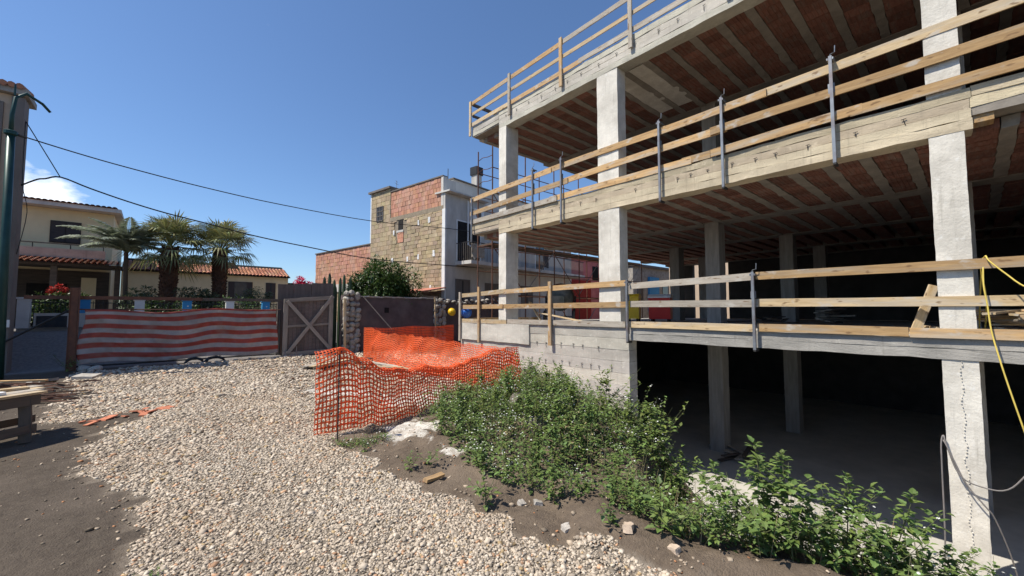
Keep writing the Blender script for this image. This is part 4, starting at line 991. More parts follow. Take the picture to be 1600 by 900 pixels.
for k in range(12):
    x, y = -2.2 + rr.uniform(-1.3, 1.1), 13.2 + rr.uniform(-1, .9)
    m = MB(); s_ = rr.uniform(.08, .2); m.rough(-s_, s_, -s_ * .7, s_ * .7, 0, s_ * .35, (3, 3, 1), s_ * .25, k); o = m.build('rubble_slab', 'stone'); o.location = (x, y, gz1(x, y) + .02 + .04 * (k % 3)); o.rotation_euler = (rr.uniform(-.2, .2), rr.uniform(-.2, .2), rr.uniform(0, 6)); tag(o, 'flat pale rubble slab lying among the bars behind the bench', 'rubble', 'rubble behind the bench')
for k, x in enumerate((-1.35, -1.15)):
    o = stone(None, (x, GYL - .35 - .15 * k, .06), (.16 + .04 * k, .14, .09), rr); o.name = 'rock'; tag(o, ('grey rock at the foot of the rusty gate post', 'flat rock under the left end of the striped gate')[k], 'rock')
# ------------------------------------------------------------------ tuff-block house beyond the wall
th = thing('block_house', 'tall house with bare tuff block side wall, orange brick parapet and white front', 'house', (11.2, 18.1, 0), R(9.6))
def pt(name, mb, mt, parent=th, **k): return mb.build(name, mt, parent, world_coords=False, **k)
def courses(parent, name, mt, y0, y1, z0, z1, bw, bh, x=-.01, seed=0, skip=(), proud=.035, tone=.16, zslope=0.0):
    rr = random.Random(seed); m = MB(); z = z0; r_ = 0
    while z < z1 - .03:
        y = y0 - (bw * .5 if r_ % 2 else 0) - rr.uniform(0, .05)
        while y < y1:
            w = bw * rr.uniform(.85, 1.1); a_, b_ = max(y, y0), min(y + w - .018, y1); zt = min(z + bh - .016, z1)
            if b_ - a_ > .05 and not any(a_ < s[1] and b_ > s[0] and z < s[3] and zt > s[2] for s in skip):
                g_ = rr.gauss(1, tone); m.cur = (g_, g_ * rr.uniform(.93, 1.03), g_ * rr.uniform(.88, 1.05))
                o_ = rr.uniform(.2, 1) * proud
                m.box(x - o_, x + .05, a_, b_, z, zt)
            y += w
        z += bh; r_ += 1
    return m.build(name, mt, parent, colours=True, world_coords=False, kind='stuff')
m = MB(); m.box(0, 12.7, 0, 6.8, 0, 7.2); body = pt('body', m, 'mortar')
wins = ((3.45, 3.95, 6.35, 6.95),)
courses(body, 'tuff_blocks', 'tuff', .06, 4.65, .0, 6.95, .37, .215, seed=1, skip=wins + ((3.4, 4.0, 5.6, 6.35),), proud=.04, tone=.11)
courses(body, 'rendered_blocks', 'tuff', 4.65, 6.8, 0, 7.2, .46, .28, seed=2, proud=.012, tone=.06)
courses(body, 'brick_patch', 'brick', 3.42, 3.98, 5.62, 6.2, .28, .26, seed=8, proud=.03)
m = MB(); m.box(-.03, .06, .0, 4.7, 6.96, 7.2); pt('ring_beam', m, 'mortar')
m = MB(); m.box(-.05, .02, 3.40, 4.05, 6.22, 6.34); pt('window_sill', m, 'white_plaster')
m = MB(); m.box(-.02, .1, 3.48, 3.92, 6.36, 6.94); w = pt('window', m, 'dark_void')
rr = random.Random(4)
for (y, z) in ((4.3, 6.25), (2.0, 6.55), (1.1, 6.6), (2.95, 4.6), (2.0, 4.65), (.7, 4.75), (.95, 2.9), (4.4, 4.65), (.25, 1.55), (1.9, 1.5)):
    m = MB(); m.rough(-.06, -.03, y - rr.uniform(.05, .09), y + rr.uniform(.05, .09), z - .2 * rr.uniform(.6, 1), z + .13, (1, 3, 4), .02, y, 5); pt('render_patch', m, 'white_paint')
# orange brick parapet and stair tower
m = MB(); m.box(.02, .25, .12, 4.7, 7.2, 8.75); par = pt('brick_parapet', m, 'mortar')
courses(par, 'parapet_bricks', 'brick', .2, 4.68, 7.21, 8.74, .27, .255, x=.02, seed=3, proud=.03, tone=.08)
m = MB(); m.box(-.04, .3, .05, 4.72, 8.751, 8.82); pt('parapet_cap', m, 'grey_plaster', par)
m = MB(); m.box(-.02, .28, .02, .19, 7.2, 8.75); pt('corner_trim', m, 'white_plaster', par)
m = MB(); m.box(0, 3.2, 4.72, 6.8, 7.2, 9.0); tw = pt('stair_tower', m, 'mortar')
courses(tw, 'tower_blocks', 'tuff', 4.74, 6.8, 7.2, 9.0, .46, .28, seed=5, proud=.012, tone=.07)
m = MB(); m.prism([(-.15, 9.0), (3.3, 9.0), (3.3, 9.1), (-.15, 9.12)], 4.68, 6.95); pt('tower_roof', m, 'grey_plaster', tw)
m = MB(); m.box(-.03, .08, 5.45, 6.15, 7.15, 8.05); wn = pt('window', m, 'glass', tw)
for k in range(5): mm_ = MB(); mm_.box(-.06, -.035, 5.45 + k * .165, 5.49 + k * .165, 7.15, 8.05); pt('window_bar', mm_, 'grey_plaster', wn)
for k in range(4): mm_ = MB(); mm_.box(-.065, -.037, 5.45, 6.15, 7.15 + k * .29, 7.19 + k * .29); pt('window_bar', mm_, 'grey_plaster', wn)
m = MB(); m.box(-.03, .05, 6.74, 6.84, 5.9, 9.0); pt('downpipe', m, 'white_paint', tw)
m = MB(); m.tube([(1, 5.6, 9.1), (1, 5.6, 9.9)], .015, 5); m.tube([(.8, 5.5, 9.7), (1.2, 5.7, 9.7)], .01, 5); m.tube([(.85, 5.5, 9.85), (1.15, 5.7, 9.85)], .01, 5); pt('aerial', m, 'steel', tw)
# low brick wing
m = MB(); m.box(.1, 5, 6.82, 14.2, 0, 5.85); lw = pt('low_wing', m, 'mortar')
courses(lw, 'wing_bricks', 'brick', 6.84, 14.2, 3.5, 5.84, .29, .26, x=.1, seed=6, proud=.03, tone=.08)
courses(lw, 'wing_tuff', 'tuff', 6.84, 14.2, 0, 2.95, .42, .27, x=.1, seed=7, proud=.02)
m = MB(); m.box(.02, .15, 6.84, 14.2, 2.96, 3.49); pt('concrete_band', m, 'white_plaster', lw)
m = MB(); m.box(.02, .4, 6.82, 14.25, 5.85, 5.92); pt('wing_coping', m, 'grey_plaster', lw)
# white front
m = MB(); m.box(-.02, 12.7, -.14, -.002, 0, 7.85); fr = pt('white_front', m, 'white_plaster')
m = MB(); m.box(-.045, .05, -.17, .07, 0, 7.0); pt('corner_strip', m, 'white_paint', fr)
m = MB(); m.rough(-.1, 3.0, -.55, .6, 7.86, 7.94, (16, 3, 1), .01, 2); pt('cornice', m, 'white_plaster', fr)
m = MB(); m.box(1.5, 9, .9, 5, 7.2, 9.15); up = pt('roof_room', m, 'white_plaster')
m = MB(); m.box(.3, 1.5, .7, 1.2, 7.2, 8.95); pt('roof_wall', m, 'white_plaster', up)
m = MB(); m.box(1.42, 9.1, .8, 5.1, 9.151, 9.22); pt('roof_cap', m, 'grey_plaster', up)
m = MB(); m.box(3.5, 3.95, 1.0, 1.45, 9.22, 10.0); ch = pt('chimney', m, 'white_plaster', up)
m = MB(); m.box(3.44, 4.01, .94, 1.51, 10.0, 10.5); pt('chimney_cowl', m, 'black_plastic', ch)
m = MB(); m.tube([(1.0, .8, 8.9), (1.0, .8, 9.6)], .02, 5); pt('vent_pipe', m, 'black_steel', up)
def opening(x0, x1, z0, z1, mt='glass', frame='white_paint'):
    m = MB(); m.box(x0, x1, -.155, -.13, z0, z1); w = pt('window', m, mt, fr)
    for a_, b_, c_, d in ((x0 - .07, x0, z0, z1 + .07), (x1, x1 + .07, z0, z1 + .07), (x0 + .001, x1 - .001, z1, z1 + .069)):
        m = MB(); m.box(a_, b_, -.175, -.141, c_, d); pt('window_frame', m, frame, w)
    m = MB(); m.box((x0 + x1) / 2 - .03, (x0 + x1) / 2 + .03, -.17, -.156, z0, z1); pt('mullion', m, 'black_steel', w)
opening(.85, 2.6, 4.35, 6.5, 'dark_void'); opening(4.6, 5.6, 4.35, 6.4); opening(8.0, 9.0, 4.35, 6.4)
opening(.8, 1.75, 1.9, 3.3, 'grey_plaster', 'grey_plaster'); opening(3.1, 4.2, 2.1, 3.2, 'grey_plaster', 'grey_plaster'); opening(6.5, 7.6, 2.0, 3.2, 'grey_plaster', 'grey_plaster')
m = MB(); m.box(.7, 12.6, -1.35, -.141, 4.10, 4.28); bal = pt('balcony', m, 'white_plaster', fr)
m = MB(); m.tube([(.75, -1.3, 5.25), (12.5, -1.3, 5.25)], .025, 5); pt('hand_rail', m, 'black_steel', bal)
m = MB(); m.tube([(.75, -1.3, 5.25), (.75, -.2, 5.25)], .025, 5); pt('hand_rail', m, 'black_steel', bal)
m = MB()
for k in range(95): m.box(.75 + k * .124 - .009, .75 + k * .124 + .009, -1.31, -1.29, 4.28, 5.24)
for k in range(8): m.box(.741, .759, -1.3 + k * .14, -1.28 + k * .14, 4.28, 5.24)
pt('balusters', m, 'grey_plaster', bal, kind='stuff')
m = MB(); m.rough(.8, 1.7, -1.33, -1.27, 4.45, 5.15, (6, 1, 6), .05, 3, 4); pt('wicker_screen', m, 'grey_wood', bal)
for x in (2.9, 7.2): m = MB(); m.rough(x, x + .5, -1.42, -1.33, 4.45, 5.28, (4, 1, 6), .03, x, 4); pt('hung_cloth', m, 'shutter', bal)
m = MB(); m.box(1.9, 2.65, -.42, -.145, 6.75, 7.35); ac = pt('air_conditioner', m, 'white_plastic', fr)
m = MB(); m.lathe([(.21, 0), (.21, .02), (.05, .025), (.01, .02)], 18, Matrix.Translation((2.2, -.42, 7.05)) @ Matrix.Rotation(R(90), 4, 'X')); pt('fan_grille', m, 'grey_plaster', ac)
m = MB(); m.tube([(1.55, -.25, 7.7), (1.55, -.25, 5.3), (1.35, -.9, 5.0), (1.3, -1.0, 4.4)], .04, 6); pt('drain_pipe', m, 'white_paint', fr)
# lean-to shed with red sheet roof
t_ = thing('lean_to_shed', 'low shed with a pinkish red sheet roof against the tuff wall', 'shed', (10.2, 17.9, 0), R(9.6))
m = MB(); m.box(-1.3, .75, .1, 1.9, 0, 2.42); m.build('shed_wall', 'cream_plaster', t_, world_coords=False)
m = MB(); m.prism([(-1.8, 2.36), (.9, 2.82), (.9, 2.88), (-1.8, 2.42)], -.35, 2.1); m.build('sheet_roof', 'sheet_red', t_, world_coords=False)
# houses glimpsed through the far end of the new building
t_ = thing('pink_house', 'pink rendered house seen through the scaffold', 'house', (26.8, 22.0, 0))
m = MB(); m.box(24.4, 29.4, 21.5, 26, 0, 6.0); m.build('wall', 'pink_plaster', t_)
m = MB(); m.rough(24.2, 29.5, 21.3, 26.2, 6.0, 6.15, (8, 8, 1), .01, 1); m.build('roof_slab', 'sheet_red', t_)
m = MB(); m.box(24.3, 27.6, 21.2, 21.49, .0, 4.2); m.build('lower_wall', 'red_petal', t_)
m = MB(); m.box(28.2, 29.0, 21.46, 21.52, 4.3, 5.5); m.build('window', 'dark_void', t_)
t_ = thing('grey_stone_house', 'grey stone house with a blue painted bay, seen past the second column', 'house', (33, 20, 0))
m = MB(); m.box(29.7, 38, 18.5, 24, 0, 5.4); m.build('wall', 'stone', t_)
m = MB(); m.box(32.0, 33.6, 18.3, 18.49, 1.6, 4.6); m.build('blue_bay', 'blue_paint', t_)
m = MB(); m.box(29.6, 38.2, 18.28, 24.2, 5.4, 5.6); m.build('roof_slab', 'grey_plaster', t_)
for x in (30.3, 34.5, 36.5): m = MB(); m.box(x, x + .9, 18.46, 18.52, 2.6, 4.0); m.build('window', 'glass', t_)
t_ = thing('cream_house', 'cream house behind the opening in the far wall of the new building', 'house', (33, 13, 0))
m = MB(); m.box(30, 38, 5, 15.5, 0, 6.2); m.build('wall', 'cream_plaster', t_)
m = MB(); m.box(29.8, 38.2, 4.8, 15.7, 6.2, 6.4); m.build('roof_slab', 'grey_plaster', t_)
for y in (7, 10, 12.2, 14): m = MB(); m.box(29.96, 30.02, y, y + .9, 2.4, 3.9); m.build('window', 'glass', t_)

# ------------------------------------------------------------------ left: house corner, lamp post, far fence, houses
t_ = thing('corner_house', 'tall house corner with peach panel and grey pilaster at the left edge', 'house', (-4, 17.3, 0))
m = MB(); m.box(-8.5, -3.10, 17.12, 17.5, .0, 7.55); m.build('wall', 'cream_plaster', t_)
m = MB(); m.box(-8.5, -3.85, 17.5, 23, .0, 7.5); m.build('rear_wall', 'cream_plaster', t_)
m = MB(); m.box(-3.10, -2.87, 17.02, 17.55, .0, 7.50); p_ = m.build('pilaster', 'grey_plaster', t_)
m = MB(); m.box(-3.42, -3.24, 17.05, 17.12, .0, 7.3); m.build('dark_strip', 'grey_plaster', t_)
m = MB(); m.box(-8.6, -2.80, 16.93, 18.0, 7.56, 7.72); rf = m.build('roof', 'grey_concrete', t_)
m = MB(); rr = random.Random(2)
for k in range(39):
    x = -8.5 + k * .146; m.cur = (rr.uniform(.5, .9),) * 3; m.tube([(x, 16.86, 7.76), (x, 18.1, 8.0)], .075, 8)
m.build('roof_tiles', 'roof_tile', rf, colours=True, kind='stuff')
m = MB(); m.box(-3.06, -2.86, 16.96, 17.015, 1.22, 1.42); m.build('street_plaque', 'white_paint', t_)
t_ = thing('lamp_post', 'dark green street lamp post with curved arm at the left edge', 'lamp post', (-2.78, 15.5, 0))
m = MB(); m.tube([(-2.72, 15.5, 0), (-2.76, 15.5, 3.0), (-2.80, 15.5, 6.1)], .085, 10, .075); m.build('pole', 'green_paint', t_, smooth=True)
m = MB(); m.tube([(-2.80, 15.5, 6.05), (-2.80, 15.5, 6.5), (-2.76, 15.5, 6.95), (-2.6, 15.55, 7.12), (-2.35, 15.7, 7.0), (-2.22, 15.78, 6.85)], .045, 8, .03); m.build('arm', 'green_paint', t_, smooth=True)
m = MB(); m.tube([(-2.78, 15.5, 7.0), (-2.78, 15.5, 7.28)], .02, 6); m.build('finial', 'green_paint', t_)
m = MB(); m.lathe([(.09, 5.98), (.12, 6.0), (.12, 6.08), (.09, 6.1)], 12, Matrix.Translation((-2.80, 15.5, 0))); m.build('collar', 'green_paint', t_)
m = MB(); m.tube([(-2.78, 15.5, 6.04), (-2.55, 15.56, 6.0)], .03, 6); m.build('cable_clamp', 'black_steel', t_)
cable('overhead_cable', 'upper overhead cable running from the lamp post across the sky', [(-2.62, 15.54, 6.02), (-1.71, 15.81, 5.91), (-.71, 16.08, 5.82), (1.12, 16.57, 5.72), (3.51, 17.0, 5.64), (7.42, 17.8, 5.72), (11.35, 17.88, 5.95), (13.6, 18.0, 6.0)], .016, 'black_plastic', 'cable', 'overhead cables')
cable('overhead_cable', 'lower thicker overhead cable sagging from the left house corner to the white front', [(-2.875, 17.25, 5.12), (-2.6, 17.3, 5.36), (-2.45, 17.32, 5.42), (-2.16, 17.33, 5.53), (-1.57, 17.36, 5.33), (-.73, 17.41, 5.09), (.2, 17.46, 4.88), (1.41, 17.52, 4.68), (2.77, 17.6, 4.45), (4.57, 17.65, 4.24), (7.28, 17.8, 4.0), (11.25, 17.93, 4.02), (14.0, 18.3, 4.1)], .022, 'black_plastic', 'cable', 'overhead cables')
cable('overhead_cable', 'short stay cable slanting down from the left house corner', [(-2.875, 17.25, 6.95), (-2.5, 17.3, 6.2), (-2.17, 17.33, 5.53)], .013, 'black_plastic', 'cable', 'overhead cables', sub=2)
cable('overhead_cable', 'thin cable hanging down beside the grey pilaster at the left', [(-2.86, 17.2, 6.9), (-2.84, 17.2, 5.2), (-2.74, 17.3, 4.4), (-2.86, 17.2, 3.2)], .009, 'black_plastic', 'cable', 'overhead cables')

# fence across the road
FYL = 22.0
fz_ = lambda x: gz1(x, FYL)
t_ = thing('street_wall', 'low grey wall carrying the fence across the road', 'wall', (1, FYL, .9))
m = MB(); m.rough(-3.55, 6.5, FYL + .02, FYL + .26, .6, 1.05, (40, 1, 3), .01, 3); m.build('base_wall', 'grey_concrete', t_)
m = MB(); m.box(-3.16, -1.85, FYL - .05, FYL + .0, 1.06, 1.58); m.build('panel_surround', 'white_plaster', t_)
m = MB(); m.box(-3.1, -2.35, FYL - .07, FYL - .051, 1.07, 1.48); m.build('dark_panel', 'glass', t_)
xs_p = [(-3.42, 'white_paint'), (-1.95, 'blue_paint'), (-.42, 'white_paint'), (1.07, 'blue_paint'), (2.57, 'white_paint'), (3.97, 'blue_paint'), (5.4, 'white_paint')]
for k, (x, mt) in enumerate(xs_p):
    t_ = thing('fence_pillar', ('leftmost white', 'leftmost blue', 'second white', 'middle blue', 'third white', 'rightmost blue', 'last white')[k] + ' fence pillar across the road behind the striped gate', 'pillar', (x, FYL, 1.05), group='fence pillars across the road')
    m = MB(); m.box(x - .15, x + .15, FYL - .02, FYL + .28, 1.05, 2.08); m.build('shaft', mt, t_)
    m = MB(); m.box(x - .18, x + .18, FYL - .05, FYL + .31, 2.081, 2.14); m.build('cap_stone', mt, t_)
    if k in (3, 5):
        for z in (1.72, 1.86):
            m = MB(); m.lathe([(.03, 0), (.03, .008), (.004, .01)], 10, Matrix.Translation((x + .02, FYL - .02, z)) @ Matrix.Rotation(R(90), 4, 'X')); m.build('white_dot', 'white_paint', t_)
for k in range(6):
    xa, xb = xs_p[k][0] + .16, xs_p[k + 1][0] - .16
    t_ = thing('iron_railing', ('first', 'second', 'third', 'fourth', 'fifth', 'sixth')[k] + ' dark iron railing bay from the left across the road', 'railing', ((xa + xb) / 2, FYL + .13, 1.05), group='railing bays across the road')
    for z in (1.2, 1.95):
        m = MB(); m.box(xa, xb, FYL + .115, FYL + .145, z, z + .03); m.build('rail', 'black_steel', t_)
    nb = 9
    for j in range(nb):
        x = xa + (xb - xa) * (j + .5) / nb; m = MB(); m.tube([(x, FYL + .13, 1.05), (x, FYL + .13, 2.0), (x, FYL + .13, 2.06)], [.011, .011, .003], 5); m.build('bar', 'black_steel', t_)
# pantile roof helper: rows of half-round tiles on a slope
def tiles(parent, x0, x1, ya, za, yb, zb, seed=0, px=.2, rows=6):
    rr = random.Random(seed); m = MB(); nx = int((x1 - x0) / px)
    for i in range(nx):
        x = x0 + px * (i + .5)
        for r_ in range(rows):
            t0, t1 = r_ / rows, (r_ + 1.12) / rows
            g_ = rr.uniform(.72, 1.2); m.cur = (g_, g_ * rr.uniform(.9, 1.08), g_ * rr.uniform(.85, 1.1))
            a_ = Vector((x, ya + (yb - ya) * t0, za + (zb - za) * t0 + .035)); b_ = Vector((x, ya + (yb - ya) * t1, za + (zb - za) * t1 + .015))
            vs = []
            for p, r in ((a_, px * .5), (b_, px * .40)):
                for k in range(6):
                    w = math.pi * k / 5; vs.append(p + Vector((math.cos(w) * r, 0, math.sin(w) * r * .75)))
            m.add(vs, [(k, k + 1, k + 7, k + 6) for k in range(5)] + [(0, 6, 11, 5)])
    m.build('roof_tiles', 'roof_tile', parent, colours=True, kind='stuff')
hy = 30.0
t_ = thing('yellow_house', 'two-storey yellow house with tiled eaves and dark shutters behind the fence', 'house', (-4.5, hy, .9))
m = MB(); m.box(-9, -1.75, hy, hy + 8, .6, 6.75); m.build('wall', 'yellow_plaster', t_)
m = MB(); m.prism([(-9.6, 6.76), (-1.45, 6.76), (-1.45, 6.95), (-9.6, 6.95)], hy - .75, hy + 8.5); rf = m.build('roof', 'white_plaster', t_)
m = MB(); m.add([(-9.6, hy - .7, 6.951), (-1.45, hy - .7, 6.951), (-5.5, hy + 4, 7.9), (-1.45, hy + 8.5, 6.951), (-9.6, hy + 8.5, 6.951)], [(0, 1, 2), (1, 3, 2), (3, 4, 2), (4, 0, 2)]); m.build('roof_deck', 'roof_tile', rf)
tiles(rf, -9.6, -1.45, hy - .82, 6.93, hy + .8, 7.12, 1, .2, 5)
m = MB(); m.box(-3.98, -2.92, hy - .05, hy - .004, 5.05, 6.15); w = m.build('window', 'shutter', t_)
for x0, x1 in ((-3.94, -3.47), (-3.43, -2.96)):
    mm_ = MB(); mm_.box(x0, x1, hy - .09, hy - .052, 5.1, 6.1); mm_.build('shutter_leaf', 'shutter', w)
m = MB(); m.box(-9, -1.9, hy - 1.5, hy - 1.35, 3.95, 4.62); bl = m.build('balcony', 'grey_concrete', t_)
m = MB(); m.tube([(-9, hy - 1.42, 4.85), (-1.95, hy - 1.42, 4.85)], .03, 6); m.build('hand_rail', 'black_steel', bl)
for x in (-5.5, -4.3, -3.1, -1.98): m = MB(); m.tube([(x, hy - 1.42, 4.62), (x, hy - 1.42, 4.85)], .02, 5); m.build('rail_post', 'black_steel', bl)
m = MB(); m.box(-9, -1.75, hy - 1.35, hy - .005, 3.96, 4.1); m.build('balcony_slab', 'grey_concrete', bl)
m = MB(); m.prism([(0, 0), (0, 0.12), (1, .12), (1, 0)], 0, 1, Matrix(((-7.2, 0, 0, -1.3), (0, 0, 0, 0), (0, 0, 0, 0), (0, 0, 0, 1)))) if False else m.box(-9, -1.2, hy - 3.1, hy - 1.36, 3.70, 3.80); pr = m.build('porch', 'dark_wood', t_)
tiles(pr, -9, -1.1, hy - 3.3, 3.78, hy - 1.5, 4.12, 2, .2, 6)
for x in (-1.35, -3.4, -5.6): m = MB(); m.box(x - .1, x + .1, hy - 3.0, hy - 2.8, .6, 3.70); m.build('porch_post', 'dark_wood', pr)
m = MB(); m.box(-9, -1.8, hy - .06, hy - .005, .65, 3.68); m.build('porch_shade_sheet', 'dark_wood', t_)  # dark sheet over the yellow wall, paints in the shade under the porch
m = MB(); m.box(-4.6, -3.3, hy - .12, hy - .065, .9, 3.0); m.build('door', 'dark_void', t_)  # near-black panel, part of the painted darkness under the porch
m = MB(); m.box(-2.72, -2.2, hy - 1.0, hy - .94, 1.6, 3.3); m.build('shutter_panel', 'yellow_plaster', t_)
h2 = 33.0
t_ = thing('low_house', 'low cream house with orange tiled roof behind the palms', 'house', (3.5, h2, .9))
m = MB(); m.box(-1.5, 7.3, h2, h2 + 6, .6, 4.05); m.build('wall', 'yellow_plaster', t_)
m = MB(); m.prism([(0, 4.0), (3.0, 5.0), (6.5, 4.0)], 0, 1, Matrix(((0, 8.9, 0, -1.5), (1, 0, 0, h2 - .3), (0, 0, 1, .06), (0, 0, 0, 1)))); rf = m.build('roof', 'roof_tile', t_)
tiles(rf, -1.5, 7.5, h2 - .35, 4.08, h2 + 1.35, 4.72, 3, .21, 6)
m = MB(); m.rough(3.0, 4.2, h2 + .9, h2 + 1.6, 4.6, 5.0, (4, 2, 2), .01, 4); m.build('chimney_block', 'grey_plaster', rf)
for x0, x1 in ((3.7, 5.1), (5.9, 6.5)):
    m = MB(); m.box(x0, x1, h2 - .05, h2 - .005, 2.3, 3.65); w = m.build('window', 'shutter', t_)
    m = MB(); m.box(x0 + .35, x1 - .35, h2 - .07, h2 - .051, 2.4, 3.6); m.build('pane', 'glass', w)
t_ = thing('far_wall_house', 'distant tan house roofline between the low house and the brick wing', 'house', (9, 38, .9))
m = MB(); m.box(8.2, 14, 38, 44, .6, 3.9); m.build('wall', 'cream_plaster', t_)
m = MB(); m.prism([(8.0, 3.9), (14.2, 3.9), (14.2, 4.0), (8.0, 4.0)], 37.6, 44.4); m.build('roof', 'roof_tile', t_)
# ------------------------------------------------------------------ plants
def leafcol(rr, lo=.7, hi=1.35):
    g_ = rr.uniform(lo, hi); return (g_ * rr.uniform(.9, 1.15), g_, g_ * rr.uniform(.75, 1.1))
def add_leaf(m, p, d, up, ln, w, fold=.25, lobed=False):
    """one leaf: folded along its midrib, tip drooping"""
    d = d.normalized(); s = d.cross(up); s = s.normalized() if s.length > 1e-4 else d.orthogonal().normalized(); n_ = s.cross(d).normalized()
    if lobed:
        pr = [(0, .10), (.16, .62), (.34, 1.0), (.50, .66), (.62, .74), (.8, .36), (1, 0)]
    else:
        pr = [(0, .05), (.35, 1.0), (.72, .62), (1, 0)]
    mid = [p + d * (ln * t) - n_ * (ln * .22 * t * t) for t, _ in pr]
    lft = [mid[i] + s * (w * .5 * k) + n_ * (fold * w * .5 * k) for i, (t, k) in enumerate(pr)]
    rgt = [mid[i] - s * (w * .5 * k) + n_ * (fold * w * .5 * k) for i, (t, k) in enumerate(pr)]
    q = len(pr); vs = mid + lft + rgt
    fs = [(i, i + 1, q + i + 1, q + i) for i in range(q - 1)] + [(i + 1, i, 2 * q + i, 2 * q + i + 1) for i in range(q - 1)]
    m.add(vs, fs)
def weed(height, nleaf, leaf, seed, branches=6, flowers=0, spread=.5, leafmat='leaf'):
    rr = random.Random(seed); st = MB(); lf = MB(); fl = MB()
    axes = []
    top = Vector((rr.uniform(-.12, .12) * height, rr.uniform(-.12, .12) * height, height))
    axes.append(([Vector((0, 0, -.03)), top * .5 + Vector((rr.uniform(-.03, .03), rr.uniform(-.03, .03), 0)), top], .008 * max(.6, height)))
    for b in range(branches):
        t = rr.uniform(.08, .75); a_ = b * 2.4 + rr.uniform(-.5, .5); o_ = top * t
        ln = height * spread * (1.15 - t) * rr.uniform(.7, 1.2)
        e_ = o_ + Vector((math.cos(a_) * ln, math.sin(a_) * ln, ln * rr.uniform(.5, 1.2)))
        axes.append(([o_, (o_ + e_) / 2 + Vector((0, 0, -.02)), e_], .004 * max(.6, height)))
    for P_, r in axes: st.tube(P_, r, 5, r * .4)
    for k in range(nleaf):
        P_, r = axes[0] if rr.random() < .38 else rr.choice(axes)
        t = rr.uniform(.12, 1.0) ** .8
        o_ = P_[0].lerp(P_[1], t * 2) if t < .5 else P_[1].lerp(P_[2], t * 2 - 1)
        a_ = rr.uniform(0, 6.283); el = rr.uniform(-.35, .6) + (.5 if t > .9 else 0)
        d = Vector((math.cos(a_) * math.cos(el), math.sin(a_) * math.cos(el), math.sin(el)))
        s = leaf * rr.uniform(.55, 1.15) * (1.1 - .5 * t)
        o2 = o_ + d * s * rr.uniform(.1, .5)
        lf.cur = leafcol(rr); add_leaf(lf, o2, d, Vector((0, 0, 1)), s, s * rr.uniform(.6, .8), .3, True)
    for k in range(flowers):
        P_, r = rr.choice(axes); o_ = P_[1].lerp(P_[2], rr.uniform(.4, 1.2)) + Vector((rr.uniform(-.08, .08), rr.uniform(-.08, .08), rr.uniform(0, .07)))
        flower(fl, o_, rr.uniform(.007, .012), rr)
    return st.mesh('stem', 'stem'), lf.mesh('foliage', leafmat, True), (fl.mesh('blossoms', 'petal') if flowers else None)
def flower(m, o_, r, rr):
    n_ = Vector((rr.uniform(-.5, .5), rr.uniform(-.5, .5), 1)).normalized(); a_ = n_.orthogonal().normalized(); b_ = n_.cross(a_)
    vs = [o_ + n_ * r * .35] + [o_ + (a_ * math.cos(k * 1.0472) + b_ * math.sin(k * 1.0472)) * r for k in range(6)]
    m.add(vs, [(0, k + 1, (k + 1) % 6 + 1) for k in range(6)])
KINDS = {
    'tall': [weed(.85, 190, .105, 1, 9), weed(.75, 160, .10, 2, 8), weed(.95, 210, .11, 3, 10)],
    'bushy': [weed(.48, 210, .075, 11, 12, 0, .8), weed(.42, 190, .07, 12, 12, 16, .9), weed(.52, 230, .08, 13, 14, 0, .8), weed(.40, 180, .065, 14, 12, 34, .9)],
    'small': [weed(.20, 46, .055, 21, 6, 0, 1.0), weed(.16, 40, .05, 22, 6, 0, 1.1)],
    'dry': [weed(.42, 90, .04, 41, 14, 0, .8, 'dry_grass'), weed(.36, 80, .045, 42, 14, 0, .9, 'dry_grass')],
    'pale': [weed(.55, 170, .07, 51, 12, 0, .7, 'pale_leaf'), weed(.45, 150, .06, 52, 12, 0, .8, 'pale_leaf')]}
def plant(kind, var, x, y, s, label, group=None, rz=None, sink=.02, cat='weed'):
    st, lf, fl = KINDS[kind][var % len(KINDS[kind])]
    t_ = thing('weed_plant', label, cat, (x, y, gz1(x, y) - sink), rz if rz is not None else random.uniform(0, 6.28), group); t_.scale = (s, s, s)
    for nm, me_ in (('stem', st), ('foliage', lf), ('blossoms', fl)):
        if me_: o = bpy.data.objects.new(nm, me_); col.objects.link(o); o.parent = t_
    return t_
# tall weeds that stand out against the dark basement
TALL = [(3.22, .98, .86, 0, 'tallest leafy weed standing on the bank before the dark basement'), (3.35, 1.32, .72, 1, 'tall slender weed left of the tallest one on the bank'), (3.45, .62, .66, 2, 'tall weed on the bank midway to the nearest column'), (3.55, .38, .80, 1, 'tall weed just left of the nearest column'),
        (3.12, .82, .75, 2, 'dense weed right beside the tallest weed on the bank'), (4.85, 2.62, .98, 0, 'tall pale-green weed rising at the right end of the mound'), (5.05, 2.85, .9, 1, 'broad weed at the right end of the mound beside the basement'), (4.75, 2.40, .8, 2, 'low broad weed hanging over the bank below the mound end'), (6.6, 5.6, .6, 0, 'weed growing against the retaining wall top of the mound'), (4.3, -.12, .7, 1, 'weed at the right edge beside the foot of the column'), (4.6, -.3, .8, 2, 'yellowish weed at the far right edge of the picture')]
for k, (x, y, s, v, lb) in enumerate(TALL): plant('tall', v, x, y, s, lb, rz=k * 1.3)
